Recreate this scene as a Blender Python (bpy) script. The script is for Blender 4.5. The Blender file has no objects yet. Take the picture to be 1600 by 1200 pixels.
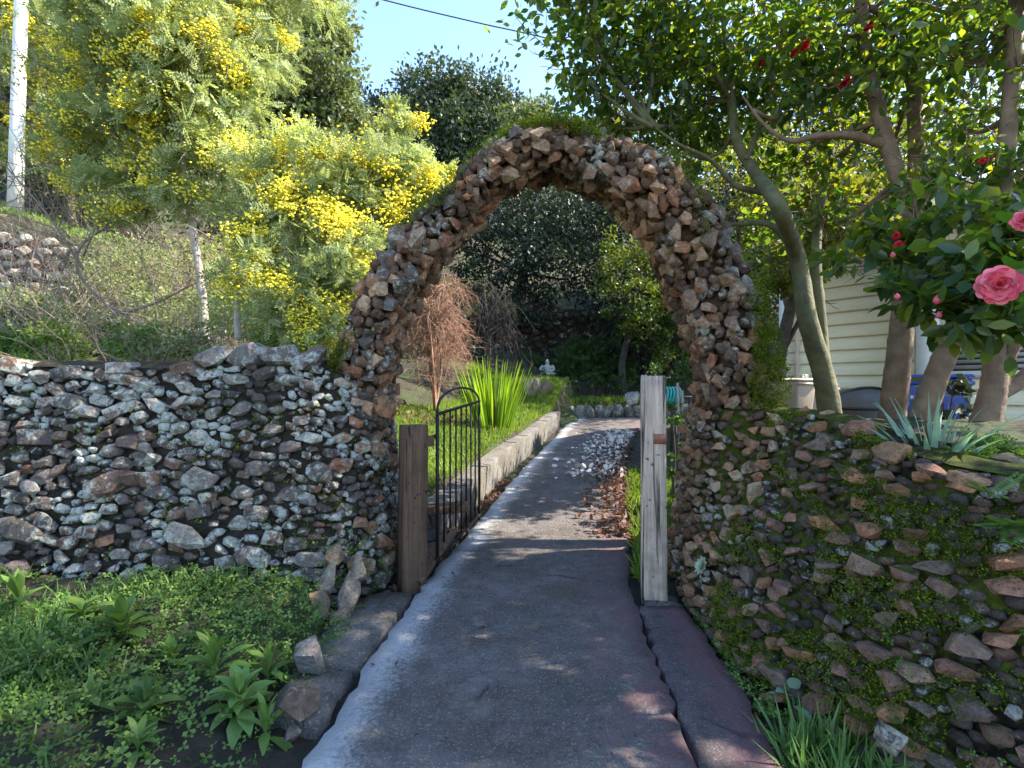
import bpy, bmesh, math, random
import numpy as np
from mathutils import Matrix, Vector
R = math.radians
rng = np.random.default_rng(7)
random.seed(7)
scene = bpy.context.scene
COL = scene.collection

# ------------------------------------------------------------------ camera, sky, sun, exposure
EYE = 1.3
cam_d = bpy.data.cameras.new('camera'); cam = bpy.data.objects.new('camera', cam_d); COL.objects.link(cam)
cam.location = (0, 0, EYE); cam.rotation_euler = (R(90), 0, 0)
cam_d.sensor_width = 36; cam_d.lens = 18; cam_d.clip_start = 0.05; cam_d.clip_end = 2000
scene.camera = cam
SUN_EL, SUN_AZ = 42.0, 87.0          # azimuth clockwise from the viewing direction (+Y)
world = bpy.data.worlds.new('World'); scene.world = world; world.use_nodes = True
wn = world.node_tree.nodes; wl = world.node_tree.links
bg = wn['Background']; sky = wn.new('ShaderNodeTexSky'); sky.sky_type = 'NISHITA'; sky.sun_disc = False
sky.sun_elevation = R(SUN_EL); sky.sun_rotation = R(SUN_AZ); sky.air_density = 1.0; sky.dust_density = 0.3; sky.ozone_density = 2.0
wl.new(sky.outputs[0], bg.inputs[0]); bg.inputs[1].default_value = 0.145
sd = bpy.data.lights.new('sun', 'SUN'); sd.energy = 4.4; sd.angle = R(0.6); sd.color = (1, .92, .78)
sun = bpy.data.objects.new('sun', sd); COL.objects.link(sun)
sdir = Vector((math.sin(R(SUN_AZ)) * math.cos(R(SUN_EL)), math.cos(R(SUN_AZ)) * math.cos(R(SUN_EL)), math.sin(R(SUN_EL))))
sun.rotation_euler = sdir.to_track_quat('Z', 'Y').to_euler(); sun.location = (8, 0, 12)
vs = scene.view_settings; vs.view_transform = 'Standard'; vs.look = 'None'; vs.gamma = 1; vs.exposure = 2.1
scene.cycles.max_bounces = 8; scene.cycles.transparent_max_bounces = 8
scene.cycles.use_denoising = True

def at(u, v, y):
    """world point seen at photo pixel (u, v) at distance y"""
    return np.array([(u - 800) / 800 * y, y, EYE - (v - 600) / 800 * y])

# ------------------------------------------------------------------ materials
def nmat(name):
    m = bpy.data.materials.new(name); m.use_nodes = True
    nt = m.node_tree; p = nt.nodes['Principled BSDF']
    return m, nt, p
class G:
    """tiny node helper"""
    def __init__(s, nt): s.nt = nt
    def n(s, t, **k):
        x = s.nt.nodes.new('ShaderNode' + t)
        for a, b in k.items(): setattr(x, a, b)
        return x
    def l(s, a, b): s.nt.links.new(a, b)
    def noise(s, vec, scale, detail=4, rough=.55, dist=0):
        x = s.n('TexNoise'); x.inputs['Scale'].default_value = scale; x.inputs['Detail'].default_value = detail
        x.inputs['Roughness'].default_value = rough; x.inputs['Distortion'].default_value = dist
        if vec is not None: s.l(vec, x.inputs['Vector'])
        return x.outputs['Fac']
    def ramp(s, fac, stops, interp='LINEAR'):
        x = s.n('ValToRGB'); x.color_ramp.interpolation = interp; e = x.color_ramp.elements
        while len(e) < len(stops): e.new(.5)
        for i, (p, c) in enumerate(stops):
            e[i].position = p; e[i].color = (c, c, c, 1) if isinstance(c, (int, float)) else (*c, 1)
        s.l(fac, x.inputs[0]); return x.outputs[0]
    def mix(s, fac, a, b, mode='MIX'):
        x = s.n('Mix', data_type='RGBA', blend_type=mode)
        for sock, val in ((x.inputs[0], fac), (x.inputs[6], a), (x.inputs[7], b)):
            if isinstance(val, (int, float)): sock.default_value = val
            elif isinstance(val, tuple): sock.default_value = (*val, 1)
            else: s.l(val, sock)
        return x.outputs[2]
    def math(s, op, a, b=0.0, clamp=False):
        x = s.n('Math', operation=op); x.use_clamp = clamp
        for sock, val in ((x.inputs[0], a), (x.inputs[1], b)):
            if isinstance(val, (int, float)): sock.default_value = val
            else: s.l(val, sock)
        return x.outputs[0]
    def bump(s, h, strength, dist, p):
        x = s.n('Bump'); x.inputs['Strength'].default_value = strength; x.inputs['Distance'].default_value = dist
        s.l(h, x.inputs['Height']); s.l(x.outputs[0], p.inputs['Normal']); return x

def simple(name, col, rough=.7, var=.25, scale=20, bump=.3, bdist=.005, metal=0, coord='Object', stretch=None):
    m, nt, p = nmat(name); g = G(nt)
    tc = g.n('TexCoord').outputs[coord]
    if stretch:
        mp = g.n('Mapping'); mp.inputs['Scale'].default_value = stretch; g.l(tc, mp.inputs[0]); tc = mp.outputs[0]
    f = g.noise(tc, scale, 5, .6)
    lo = tuple(c * (1 - var) for c in col); hi = tuple(min(1, c * (1 + var)) for c in col)
    g.l(g.ramp(f, [(.3, lo), (.7, hi)]), p.inputs['Base Color'])
    p.inputs['Roughness'].default_value = rough; p.inputs['Metallic'].default_value = metal
    if bump: g.bump(g.noise(tc, scale * 2.2, 6, .65), bump, bdist, p)
    return m

def leafmat(name, cols, rough=.45, trans=.35, spec=.4, tint=(1.25, 1.3, .5), noise_scale=1.2):
    m, nt, p = nmat(name); g = G(nt)
    geo = g.n('NewGeometry')
    r = geo.outputs['Random Per Island']
    c = g.ramp(r, [(i / max(1, len(cols) - 1), k) for i, k in enumerate(cols)])
    nz = g.noise(geo.outputs['Position'], noise_scale, 3)
    c = g.mix(1.0, c, g.ramp(nz, [(.3, .72), (.7, 1.28)]), 'MULTIPLY')
    g.l(c, p.inputs['Base Color']); p.inputs['Roughness'].default_value = rough
    p.inputs['Specular IOR Level'].default_value = spec
    t = g.n('BsdfTranslucent'); g.l(g.mix(1.0, c, tint, 'MULTIPLY'), t.inputs[0])
    mx = g.n('MixShader'); mx.inputs[0].default_value = trans
    out = nt.nodes['Material Output']
    g.l(p.outputs[0], mx.inputs[1]); g.l(t.outputs[0], mx.inputs[2]); g.l(mx.outputs[0], out.inputs[0])
    return m

def stonemat(name, lichen=.5, lichen_cols=((.42, .44, .38), (.6, .6, .55)), moss=.3, island=None, mosscol=((.03, .05, .008), (.10, .14, .02))):
    m, nt, p = nmat(name); g = G(nt)
    oi = g.n('ObjectInfo'); tc = g.n('TexCoord'); geo = g.n('NewGeometry')
    pos = geo.outputs['Position']
    if island:
        base = g.ramp(geo.outputs['Random Per Island'], [(i / (len(island) - 1), k) for i, k in enumerate(island)]); 
    else:
        base = oi.outputs['Color']
    n1 = g.noise(pos, 24, 8, .72, .6)
    base = g.mix(1.0, base, g.ramp(n1, [(.28, .35), (.45, .85), (.58, 1.15), (.75, 1.9)]), 'MULTIPLY')
    base = g.mix(g.ramp(g.noise(pos, 8, 4, .6), [(.5, 0.0), (.66, .45)]), base, (.13, .105, .09))
    n4 = g.noise(pos, 45, 4, .7)
    base = g.mix(g.ramp(n4, [(.55, 0.0), (.7, .55)]), base, (.05, .04, .035))
    if lichen:
        n2 = g.noise(pos, 22, 7, .7, .4); n3 = g.noise(pos, 4.5, 2)
        a = g.math('ADD', g.math('MULTIPLY', n2, .65), g.math('MULTIPLY', n3, .5))
        mask = g.ramp(a, [(.63 - .12 * lichen, 0.0), (.70 - .12 * lichen, 1.0)])
        lc = g.ramp(g.noise(pos, 60, 3), [(.35, lichen_cols[0]), (.65, lichen_cols[1])])
        base = g.mix(mask, base, lc)
    if moss:
        sx = g.n('SeparateXYZ'); g.l(geo.outputs['Normal'], sx.inputs[0])
        k = g.math('ADD', g.math('MULTIPLY', sx.outputs['Z'], .22), g.noise(pos, 3.2, 5, .65))
        mask = g.ramp(k, [(.80 - .25 * moss, 0.0), (.87 - .25 * moss, 1.0)])
        mc = g.ramp(g.noise(pos, 30, 4), [(.3, mosscol[0]), (.7, mosscol[1])])
        base = g.mix(mask, base, mc)
    g.l(base, p.inputs['Base Color']); p.inputs['Roughness'].default_value = .85
    p.inputs['Specular IOR Level'].default_value = .25
    h = g.math('ADD', g.noise(pos, 18, 8, .7), g.math('MULTIPLY', g.noise(pos, 70, 4, .7), .35))
    g.bump(h, 1.0, .06, p)
    return m

M = {}
M['stone_grey'] = stonemat('stone_grey', .45, ((.34, .345, .29), (.58, .58, .52)), moss=.14)
M['stone_arch'] = stonemat('stone_arch', .12, ((.40, .36, .28), (.58, .52, .42)), moss=.16)
M['stone_right'] = stonemat('stone_right', .0, ((.7, .7, .68), (.85, .85, .83)), moss=.25)
M['stone_white'] = stonemat('stone_white', .6, ((.5, .5, .46), (.7, .7, .66)), moss=.1)
M['stone_terrace'] = stonemat('stone_terrace', .25, moss=.2, island=[(.20, .15, .11), (.33, .26, .2), (.42, .36, .29), (.25, .17, .12), (.48, .42, .35)])
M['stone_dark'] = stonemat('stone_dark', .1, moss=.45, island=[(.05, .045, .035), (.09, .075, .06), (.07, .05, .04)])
M['chink_grey'] = stonemat('chink_grey', .5, moss=.2, island=[(.05, .042, .037), (.11, .09, .08), (.17, .13, .11), (.15, .08, .05)])
M['chink_brown'] = stonemat('chink_brown', .05, moss=.1, island=[(.10, .055, .033), (.2, .11, .065), (.15, .095, .065), (.27, .155, .09)])
M['chink_right'] = stonemat('chink_right', .05, moss=.45, island=[(.05, .04, .033), (.12, .075, .055), (.09, .07, .06), (.2, .11, .07)])

def mortarmat(name, c0, c1, mosscol, moss):
    m, nt, p = nmat(name); g = G(nt); geo = g.n('NewGeometry'); pos = geo.outputs['Position']
    b = g.ramp(g.noise(pos, 12, 7, .7), [(.3, c0), (.7, c1)])
    k = g.noise(pos, 3.0, 6, .7)
    mk = g.ramp(k, [(.62 - .25 * moss, 0.0), (.70 - .25 * moss, 1.0)])
    mc = g.ramp(g.noise(pos, 26, 5, .7), [(.3, mosscol[0]), (.7, mosscol[1])])
    g.l(g.mix(mk, b, mc), p.inputs['Base Color']); p.inputs['Roughness'].default_value = .95
    p.inputs['Specular IOR Level'].default_value = .15
    g.bump(g.noise(pos, 30, 8, .75), 1.0, .05, p)
    return m
M['mortar_dark'] = mortarmat('mortar_dark', (.02, .016, .012), (.09, .074, .058), ((.02, .028, .006), (.06, .075, .015)), .15)
M['mortar_brown'] = mortarmat('mortar_brown', (.05, .03, .02), (.17, .105, .066), ((.02, .03, .006), (.06, .08, .015)), .1)
M['mortar_moss'] = mortarmat('mortar_moss', (.014, .012, .009), (.05, .04, .03), ((.03, .04, .005), (.12, .145, .02)), .8)

def concrete(name, base, white_left=0.0, red=0.0):
    m, nt, p = nmat(name); g = G(nt); geo = g.n('NewGeometry'); pos = geo.outputs['Position']
    uv = g.n('UVMap'); su = g.n('SeparateXYZ'); g.l(uv.outputs[0], su.inputs[0])
    big = g.noise(pos, 1.3, 4, .6); fine = g.noise(pos, 60, 5, .75); mid = g.noise(pos, 9, 6, .7)
    c = g.ramp(mid, [(.25, tuple(k * .45 for k in base)), (.75, tuple(k * 1.5 for k in base))])
    c = g.mix(g.ramp(big, [(.42, 0.0), (.62, .75)]), c, (base[0] * .5, base[1] * .52, base[2] * .48))
    c = g.mix(g.ramp(fine, [(.56, 0.0), (.68, .85)]), c, (base[0] * 2.6, base[1] * 2.5, base[2] * 2.5))
    c = g.mix(g.ramp(g.noise(pos, 38, 4, .7), [(.30, .8), (.42, 0.0)]), c, (.02, .018, .018))
    c = g.mix(g.ramp(g.noise(pos, .9, 6, .7), [(.5, 0.0), (.6, .6)]), c, (base[0] * .55, base[1] * .5, base[2] * .38))
    c = g.mix(g.ramp(g.noise(pos, 110, 3, .6), [(.6, 0.0), (.66, .8)]), c, (base[0] * 2.4, base[1] * 2.3, base[2] * 2.2))
    vo = g.n('TexVoronoi', feature='DISTANCE_TO_EDGE'); vo.inputs['Scale'].default_value = 1.1
    wv = g.n('Mix', data_type='VECTOR'); nz = g.n('TexNoise'); nz.inputs['Scale'].default_value = 3.5; nz.inputs['Detail'].default_value = 6; g.l(pos, nz.inputs['Vector'])
    wv.inputs[0].default_value = .28; g.l(pos, wv.inputs[4]); g.l(nz.outputs['Color'], wv.inputs[5]); g.l(wv.outputs[1], vo.inputs['Vector'])
    crack = g.math('MULTIPLY', g.ramp(vo.outputs['Distance'], [(.004, 1.0), (.014, 0.0)]), g.ramp(g.noise(pos, 1.7, 2), [(.56, 0.0), (.62, .85)]))
    c = g.mix(crack, c, (.02, .018, .016))
    c = g.mix(g.ramp(g.noise(pos, 3.3, 7, .75), [(.55, 0.0), (.75, .6)]), c, (base[0] * 1.9, base[1] * 1.85, base[2] * 1.9))
    if red:
        k = g.math('ADD', g.math('MULTIPLY', su.outputs['X'], .55), g.math('MULTIPLY', g.noise(pos, 6, 6, .75), .9))
        mk = g.ramp(k, [(.98 - red * .3, 0.0), (1.2 - red * .3, .6)])
        c = g.mix(mk, c, (.17, .085, .095))
    if white_left:
        k = g.math('SUBTRACT', g.math('ADD', g.math('MULTIPLY', g.noise(pos, 42, 6, .85), .62), g.math('MULTIPLY', g.noise(pos, 2.2, 3), .35)), g.math('MULTIPLY', su.outputs['X'], 1.6))
        mk = g.ramp(k, [(.24, 0.0), (.42, .8)])
        c = g.mix(mk, c, (.5, .5, .5))
    g.l(c, p.inputs['Base Color']); p.inputs['Roughness'].default_value = .85; p.inputs['Specular IOR Level'].default_value = .3
    h = g.math('ADD', g.math('MULTIPLY', fine, .8), mid)
    g.bump(h, 1.0, .02, p)
    return m
M['path'] = concrete('path_concrete', (.135, .118, .112), 1.0, .35)
M['path_red'] = concrete('path_red', (.11, .09, .095), 0, 1.3)
M['kerb'] = concrete('kerb_concrete', (.165, .152, .138))
M['flag'] = concrete('flagstone', (.16, .145, .13))

def soilmat():
    m, nt, p = nmat('soil'); g = G(nt); pos = g.n('NewGeometry').outputs['Position']
    c = g.ramp(g.noise(pos, 6, 8, .7), [(.3, (.012, .010, .007)), (.55, (.045, .034, .022)), (.75, (.085, .062, .04))])
    mk = g.ramp(g.noise(pos, .9, 4, .6), [(.46, 0.0), (.58, .85)])
    gc = g.ramp(g.noise(pos, 25, 5), [(.3, (.02, .035, .008)), (.7, (.07, .10, .02))])
    g.l(g.mix(mk, c, gc), p.inputs['Base Color']); p.inputs['Roughness'].default_value = .95
    g.bump(g.noise(pos, 22, 8, .7), 1.0, .06, p)
    return m
M['soil'] = soilmat()
M['bark_cam'] = simple('bark_camellia', (.155, .10, .062), .8, .4, 9, .6, .02)
M['bark_moss'] = simple('bark_mossy', (.10, .095, .045), .85, .45, 8, .7, .02)
M['bark_pale'] = simple('bark_pale', (.33, .29, .25), .8, .35, 12, .5, .01)
M['bark_dark'] = simple('bark_dark', (.06, .048, .038), .9, .4, 9, .7, .02)
M['twig_brown'] = leafmat('twig_brown', [(.20, .10, .065), (.30, .165, .11), (.36, .22, .16), (.24, .13, .085)], .85, .0, .2, (1, 1, 1), 2.5)
M['twig_grey'] = simple('twig_grey', (.22, .17, .14), .8, .4, 5, 0)
M['pole'] = simple('pole_paint', (.62, .61, .58), .6, .12, 6, .15)
M['wood_grey'] = simple('wood_weathered', (.36, .285, .23), .85, .3, 7, .7, .012, stretch=(6, 6, .6))
M['wood_dark'] = simple('wood_dark', (.15, .105, .075), .85, .5, 6, .9, .02, stretch=(6, 6, .6))
def woodmat(name, col, dark):
    m, nt, p = nmat(name); g = G(nt); tc = g.n('TexCoord').outputs['Object']
    mp = g.n('Mapping'); mp.inputs['Scale'].default_value = (1, 1, .05); g.l(tc, mp.inputs[0]); v = mp.outputs[0]
    f = g.noise(v, 38, 7, .7, .3); c = g.ramp(f, [(.3, tuple(k * .55 for k in col)), (.5, col), (.72, tuple(min(1, k * 1.45) for k in col))])
    cr = g.ramp(g.noise(v, 26, 3, .5, .8), [(.34, 1.0), (.40, 0.0)]); c = g.mix(cr, c, dark)
    c = g.mix(g.ramp(g.noise(tc, 5, 5, .7), [(.5, 0.0), (.7, .55)]), c, tuple(k * .45 for k in col))
    c = g.mix(g.ramp(g.noise(tc, 28, 2, .4), [(.68, 0.0), (.74, .9)]), c, dark)
    g.l(c, p.inputs['Base Color']); p.inputs['Roughness'].default_value = .9; p.inputs['Specular IOR Level'].default_value = .2
    g.bump(g.math('SUBTRACT', f, cr), .9, .012, p); return m
M['wood_grey'] = woodmat('wood_weathered_grey', (.42, .32, .25), (.05, .04, .032))
M['wood_dark'] = woodmat('wood_weathered_dark', (.12, .072, .046), (.02, .015, .012))
M['rust'] = simple('rusty_plate', (.22, .08, .045), .8, .35, 30)
M['iron'] = simple('black_iron', (.022, .02, .02), .55, .4, 40, .3, .002, .6)
M['siding'] = simple('yellow_siding', (.74, .65, .45), .6, .06, 6, .15, .003, stretch=(1, 1, 6))
M['white'] = simple('white_trim', (.75, .75, .76), .5, .06, 8, .1)
M['slat'] = simple('shutter_slat', (.30, .28, .26), .6, .15, 8, .1)
M['roofing'] = simple('roof_shingle', (.12, .11, .1), .9, .3, 12)
M['blue'] = simple('blue_plastic', (.02, .055, .26), .4, .12, 5, .05)
M['tan'] = simple('tan_plastic', (.27, .21, .16), .5, .1, 5, .05)
M['darkgrey'] = simple('dark_grey_plastic', (.07, .07, .068), .55, .2, 8, .1)
M['black'] = simple('black_rubber', (.02, .02, .02), .6, .2, 10, .1)
M['teal'] = simple('teal_hose', (.05, .38, .36), .4, .1, 10, 0)
M['chrome'] = simple('bare_metal', (.6, .6, .6), .3, .1, 10, 0, metal=.8)
M['statue'] = simple('pale_stone', (.36, .345, .31), .8, .15, 20)
M['print'] = simple('white_print', (.8, .8, .8), .6, .02, 5, 0)
M['pink'] = leafmat('pink_petal', [(.62, .07, .12), (.75, .13, .18), (.8, .24, .28)], .5, .3, .2, (1.1, .8, .8), 20)
M['red'] = leafmat('red_petal', [(.5, .02, .03), (.62, .04, .06)], .5, .3, .2, (1.1, .6, .6), 20)
M['l_cam'] = leafmat('camellia_leaf', [(.018, .045, .022), (.034, .078, .026), (.075, .115, .03), (.026, .06, .03), (.11, .135, .03)], .3, .54, .55, (4.3, 3.5, .5))
M['l_acacia'] = leafmat('acacia_leaf', [(.25, .30, .13), (.34, .39, .18), (.22, .27, .11), (.40, .44, .24)], .6, .45, .2, (1.2, 1.2, .7))
M['blossom'] = leafmat('mimosa_blossom', [(.93, .84, .07), (.95, .90, .16), (.90, .78, .04)], .8, .35, .1, (1, .95, .6), 5)
M['l_everg'] = leafmat('evergreen_leaf', [(.08, .105, .045), (.13, .16, .075), (.19, .22, .11), (.09, .12, .05)], .55, .3, .3)
M['l_oak'] = leafmat('oak_leaf', [(.03, .05, .028), (.055, .08, .045), (.085, .11, .07), (.04, .06, .035)], .5, .25, .3, noise_scale=.5)
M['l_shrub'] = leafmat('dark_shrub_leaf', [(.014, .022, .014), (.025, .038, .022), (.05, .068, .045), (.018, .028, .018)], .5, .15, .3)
M['l_citrus'] = leafmat('citrus_leaf', [(.05, .09, .015), (.09, .14, .02), (.14, .17, .025), (.06, .10, .02)], .35, .42, .4, (1.7, 1.5, .4))
M['l_yellowgreen'] = leafmat('yellow_green_leaf', [(.09, .12, .02), (.15, .17, .03), (.07, .11, .025), (.2, .2, .04)], .45, .5, .3, (1.6, 1.4, .4))
M['l_hedge'] = leafmat('hedge_leaf', [(.03, .07, .018), (.05, .10, .025), (.075, .13, .03)], .5, .3, .3)
M['l_grass'] = leafmat('grass_blade', [(.10, .18, .03), (.15, .24, .04), (.21, .28, .06), (.12, .20, .03)], .5, .45, .25, (1.3, 1.25, .4))
M['l_weed'] = leafmat('weed_leaf', [(.075, .155, .04), (.115, .21, .06), (.15, .24, .065), (.095, .18, .06)], .5, .35, .3)
M['l_clover'] = leafmat('clover_leaf', [(.07, .14, .03), (.11, .19, .04), (.15, .22, .05)], .5, .35, .3)
M['l_moss'] = leafmat('moss_tuft', [(.045, .068, .006), (.095, .13, .012), (.16, .20, .02), (.065, .09, .01)], .9, .25, .1, noise_scale=5)
M['l_iris'] = leafmat('iris_blade', [(.10, .22, .02), (.16, .28, .03), (.22, .32, .05)], .45, .55, .3, (1.5, 1.4, .35))
M['l_blueiris'] = leafmat('blue_green_blade', [(.16, .27, .2), (.22, .34, .26), (.13, .24, .17)], .5, .25, .3, (1.1, 1.2, .8))
M['l_succ'] = leafmat('succulent_leaf', [(.26, .32, .22), (.33, .38, .27)], .5, .15, .3, (1, 1.1, .8))
M['l_purple'] = leafmat('purple_leaf', [(.16, .05, .06), (.25, .09, .10), (.4, .2, .24)], .5, .4, .2, (1.2, .8, .8))
M['dead'] = leafmat('dead_leaf', [(.10, .05, .03), (.16, .08, .045), (.08, .045, .032), (.24, .14, .085)], .7, .2, .2, (1.2, .8, .5), 6)
M['petal_white'] = leafmat('fallen_petal', [(.75, .68, .62), (.85, .82, .78), (.62, .46, .36)], .6, .25, .2, (1, .95, .9), 6)

# ------------------------------------------------------------------ mesh helpers
WL = {}                                     # world offset of each parent
def link(o, parent=None, keep=True):
    COL.objects.link(o)
    if parent is not None:
        o.parent = parent
    return o
def tag(o, label=None, cat=None, group=None, kind=None):
    if label: o['label'] = label
    if cat: o['category'] = cat
    if group: o['group'] = group
    if kind: o['kind'] = kind
    return o
def empty(name, loc, label, cat, group=None):
    o = bpy.data.objects.new(name, None); o.empty_display_size = .1; COL.objects.link(o)
    o.location = tuple(float(c) for c in loc); WL[o.name] = Vector(o.location)
    return tag(o, label, cat, group)
def mesh_np(name, V, faces):
    """faces: list of int arrays (m,k)"""
    me = bpy.data.meshes.new(name); V = np.asarray(V, np.float32)
    me.vertices.add(len(V)); me.vertices.foreach_set('co', V.ravel())
    faces = [np.asarray(f, np.int32) for f in faces if len(f)]
    loops = np.concatenate([f.ravel() for f in faces])
    tot = np.concatenate([np.full(len(f), f.shape[1], np.int32) for f in faces])
    st = np.concatenate([[0], np.cumsum(tot)[:-1]]).astype(np.int32)
    me.loops.add(len(loops)); me.loops.foreach_set('vertex_index', loops)
    me.polygons.add(len(tot)); me.polygons.foreach_set('loop_start', st); me.polygons.foreach_set('loop_total', tot)
    me.update(calc_edges=True); me.validate()
    return me
class MB:
    def __init__(s): s.V = []; s.T = []; s.Q = []; s.n = 0
    def add(s, V, tris=(), quads=()):
        V = np.asarray(V, float).reshape(-1, 3); s.V.append(V)
        if len(tris): s.T.append(np.asarray(tris, int) + s.n)
        if len(quads): s.Q.append(np.asarray(quads, int) + s.n)
        s.n += len(V); return s
    def box(s, c, d, rz=0.0, taper=0.0):
        c = np.array(c, float); d = np.array(d, float) / 2
        v = np.array([(x, y, z) for z in (-1, 1) for x, y in ((-1, -1), (1, -1), (1, 1), (-1, 1))], float)
        v[4:, :2] *= (1 - taper); v *= d
        cs, sn = math.cos(rz), math.sin(rz)
        v = np.stack([v[:, 0] * cs - v[:, 1] * sn, v[:, 0] * sn + v[:, 1] * cs, v[:, 2]], 1) + c
        return s.add(v, quads=[(3, 2, 1, 0), (4, 5, 6, 7), (0, 1, 5, 4), (1, 2, 6, 5), (2, 3, 7, 6), (3, 0, 4, 7)])
    def tube(s, pts, rad, n=8, cap=True, wob=0.0):
        pts = np.asarray(pts, float); k = len(pts)
        rad = np.broadcast_to(np.asarray(rad, float), (k,)) if np.ndim(rad) <= 1 else rad
        t = np.gradient(pts, axis=0); t /= np.linalg.norm(t, axis=1)[:, None] + 1e-9
        ref = np.array([0, 0, 1.]) if abs(t[0][2]) < .9 else np.array([1., 0, 0])
        ang = np.linspace(0, 2 * np.pi, n, endpoint=False); V = []
        a = np.cross(t[0], ref); a /= np.linalg.norm(a)
        for i in range(k):
            a = a - t[i] * np.dot(a, t[i]); a /= np.linalg.norm(a) + 1e-9; b = np.cross(t[i], a)
            rr = rad[i] * (1 + wob * rng.uniform(-1, 1, n)) if wob else np.full(n, rad[i])
            V.append(pts[i] + (np.cos(ang) * rr)[:, None] * a + (np.sin(ang) * rr)[:, None] * b)
        V = np.concatenate(V); Q = []
        for i in range(k - 1):
            for j in range(n):
                j2 = (j + 1) % n; Q.append((i * n + j, i * n + j2, (i + 1) * n + j2, (i + 1) * n + j))
        T = []
        if cap:
            V = np.concatenate([V, pts[:1], pts[-1:]]); c0 = k * n; c1 = c0 + 1
            for j in range(n):
                j2 = (j + 1) % n; T.append((c0, j2, j)); T.append((c1, (k - 1) * n + j, (k - 1) * n + j2))
        return s.add(V, T, Q)
    def lathe(s, c, prof, n=16):
        c = np.array(c, float); ang = np.linspace(0, 2 * np.pi, n, endpoint=False); V = []; Q = []
        for r, z in prof: V += [c + (r * math.cos(a), r * math.sin(a), z) for a in ang]
        for i in range(len(prof) - 1):
            for j in range(n): Q.append((i * n + j, i * n + (j + 1) % n, (i + 1) * n + (j + 1) % n, (i + 1) * n + j))
        return s.add(V, quads=Q)
    def mesh(s, name):
        F = []
        if s.T: F.append(np.concatenate(s.T))
        if s.Q: F.append(np.concatenate(s.Q))
        return mesh_np(name, np.concatenate(s.V), F)
    def build(s, name, mat, parent=None, smooth=False, bevel=0.0):
        me = s.mesh(name); me.materials.append(mat)
        if bevel:
            bm = bmesh.new(); bm.from_mesh(me)
            bmesh.ops.bevel(bm, geom=bm.edges[:], offset=bevel, segments=2, affect='EDGES', profile=.6); bm.to_mesh(me); bm.free()
        return mobj(name, me, parent, smooth)
def mobj(name, me, parent=None, smooth=False):
    if smooth:
        me.polygons.foreach_set('use_smooth', np.ones(len(me.polygons), bool))
        if smooth != 'all': me.set_sharp_from_angle(angle=R(40))
    o = bpy.data.objects.new(name, me); link(o, parent)
    if parent is not None:
        o.location = -WL.get(parent.name, Vector((0, 0, 0))); WL[o.name] = Vector((0, 0, 0))
    return o
def frames(d, up):
    d = d / (np.linalg.norm(d, axis=1)[:, None] + 1e-9)
    x = np.cross(d, up); x /= np.linalg.norm(x, axis=1)[:, None] + 1e-9
    z = np.cross(x, d)
    return np.stack([x, d, z], 2)            # columns: width, length, normal
def scatter(P, F, S, tv, tt, sw=None):
    """place a template (tv verts, tt tris) at N frames"""
    tv = np.asarray(tv, float); tt = np.asarray(tt, int); N = len(P); k = len(tv)
    loc = tv[None] * S[:, None, None]
    if sw is not None: loc[:, :, 0] *= sw[:, None]
    V = np.einsum('nij,nkj->nki', F, loc) + P[:, None]
    T = tt[None] + (np.arange(N) * k)[:, None, None]
    return V.reshape(-1, 3), T.reshape(-1, tt.shape[1])
LEAF_T = np.array([(0, 0, 0), (-.2, .25, .03), (-.25, .58, .035), (0, 1, -.04), (.25, .58, .035), (.2, .25, .03), (0, .28, -.03), (0, .6, -.03)])
LEAF_F = np.array([(0, 6, 1), (0, 5, 6), (1, 6, 7), (1, 7, 2), (6, 5, 4), (6, 4, 7), (2, 7, 3), (7, 4, 3)])
DIA_T = np.array([(0, 0, 0), (-.28, .5, .06), (0, 1, 0), (.28, .5, .06)]); DIA_F = np.array([(0, 3, 2), (0, 2, 1)])
def frond_template(n=6, l=1.0, fat=1.0):
    V = []; F = []
    for i in range(n):
        y = .12 + .8 * i / (n - 1); w = .32 * (1 - .55 * abs(i / (n - 1) - .35))
        for sgn in (-1, 1):
            b = len(V); V += [(0, y, 0), (sgn * w * .55, y + .02, .03), (sgn * w, y + .13, -.01), (sgn * w * .5, y + .13 * fat, .03)]
            F += [(b, b + 1, b + 2), (b, b + 2, b + 3)] if sgn > 0 else [(b, b + 2, b + 1), (b, b + 3, b + 2)]
    b = len(V); V += [(-.012, 0, 0), (.012, 0, 0), (0, 1, -.03)]; F.append((b, b + 1, b + 2))
    return np.array(V), np.array(F)
FRO_T, FRO_F = frond_template(6, fat=1.25)
BLADE_T = np.array([(-.03, 0, 0), (.03, 0, 0), (-.028, .5, .04), (.028, .5, .04), (0, 1, .22)]); BLADE_F = np.array([(0, 1, 3), (0, 3, 2), (2, 3, 4)])
def unit(n):
    v = rng.normal(size=(n, 3)); return v / np.linalg.norm(v, axis=1)[:, None]
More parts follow.
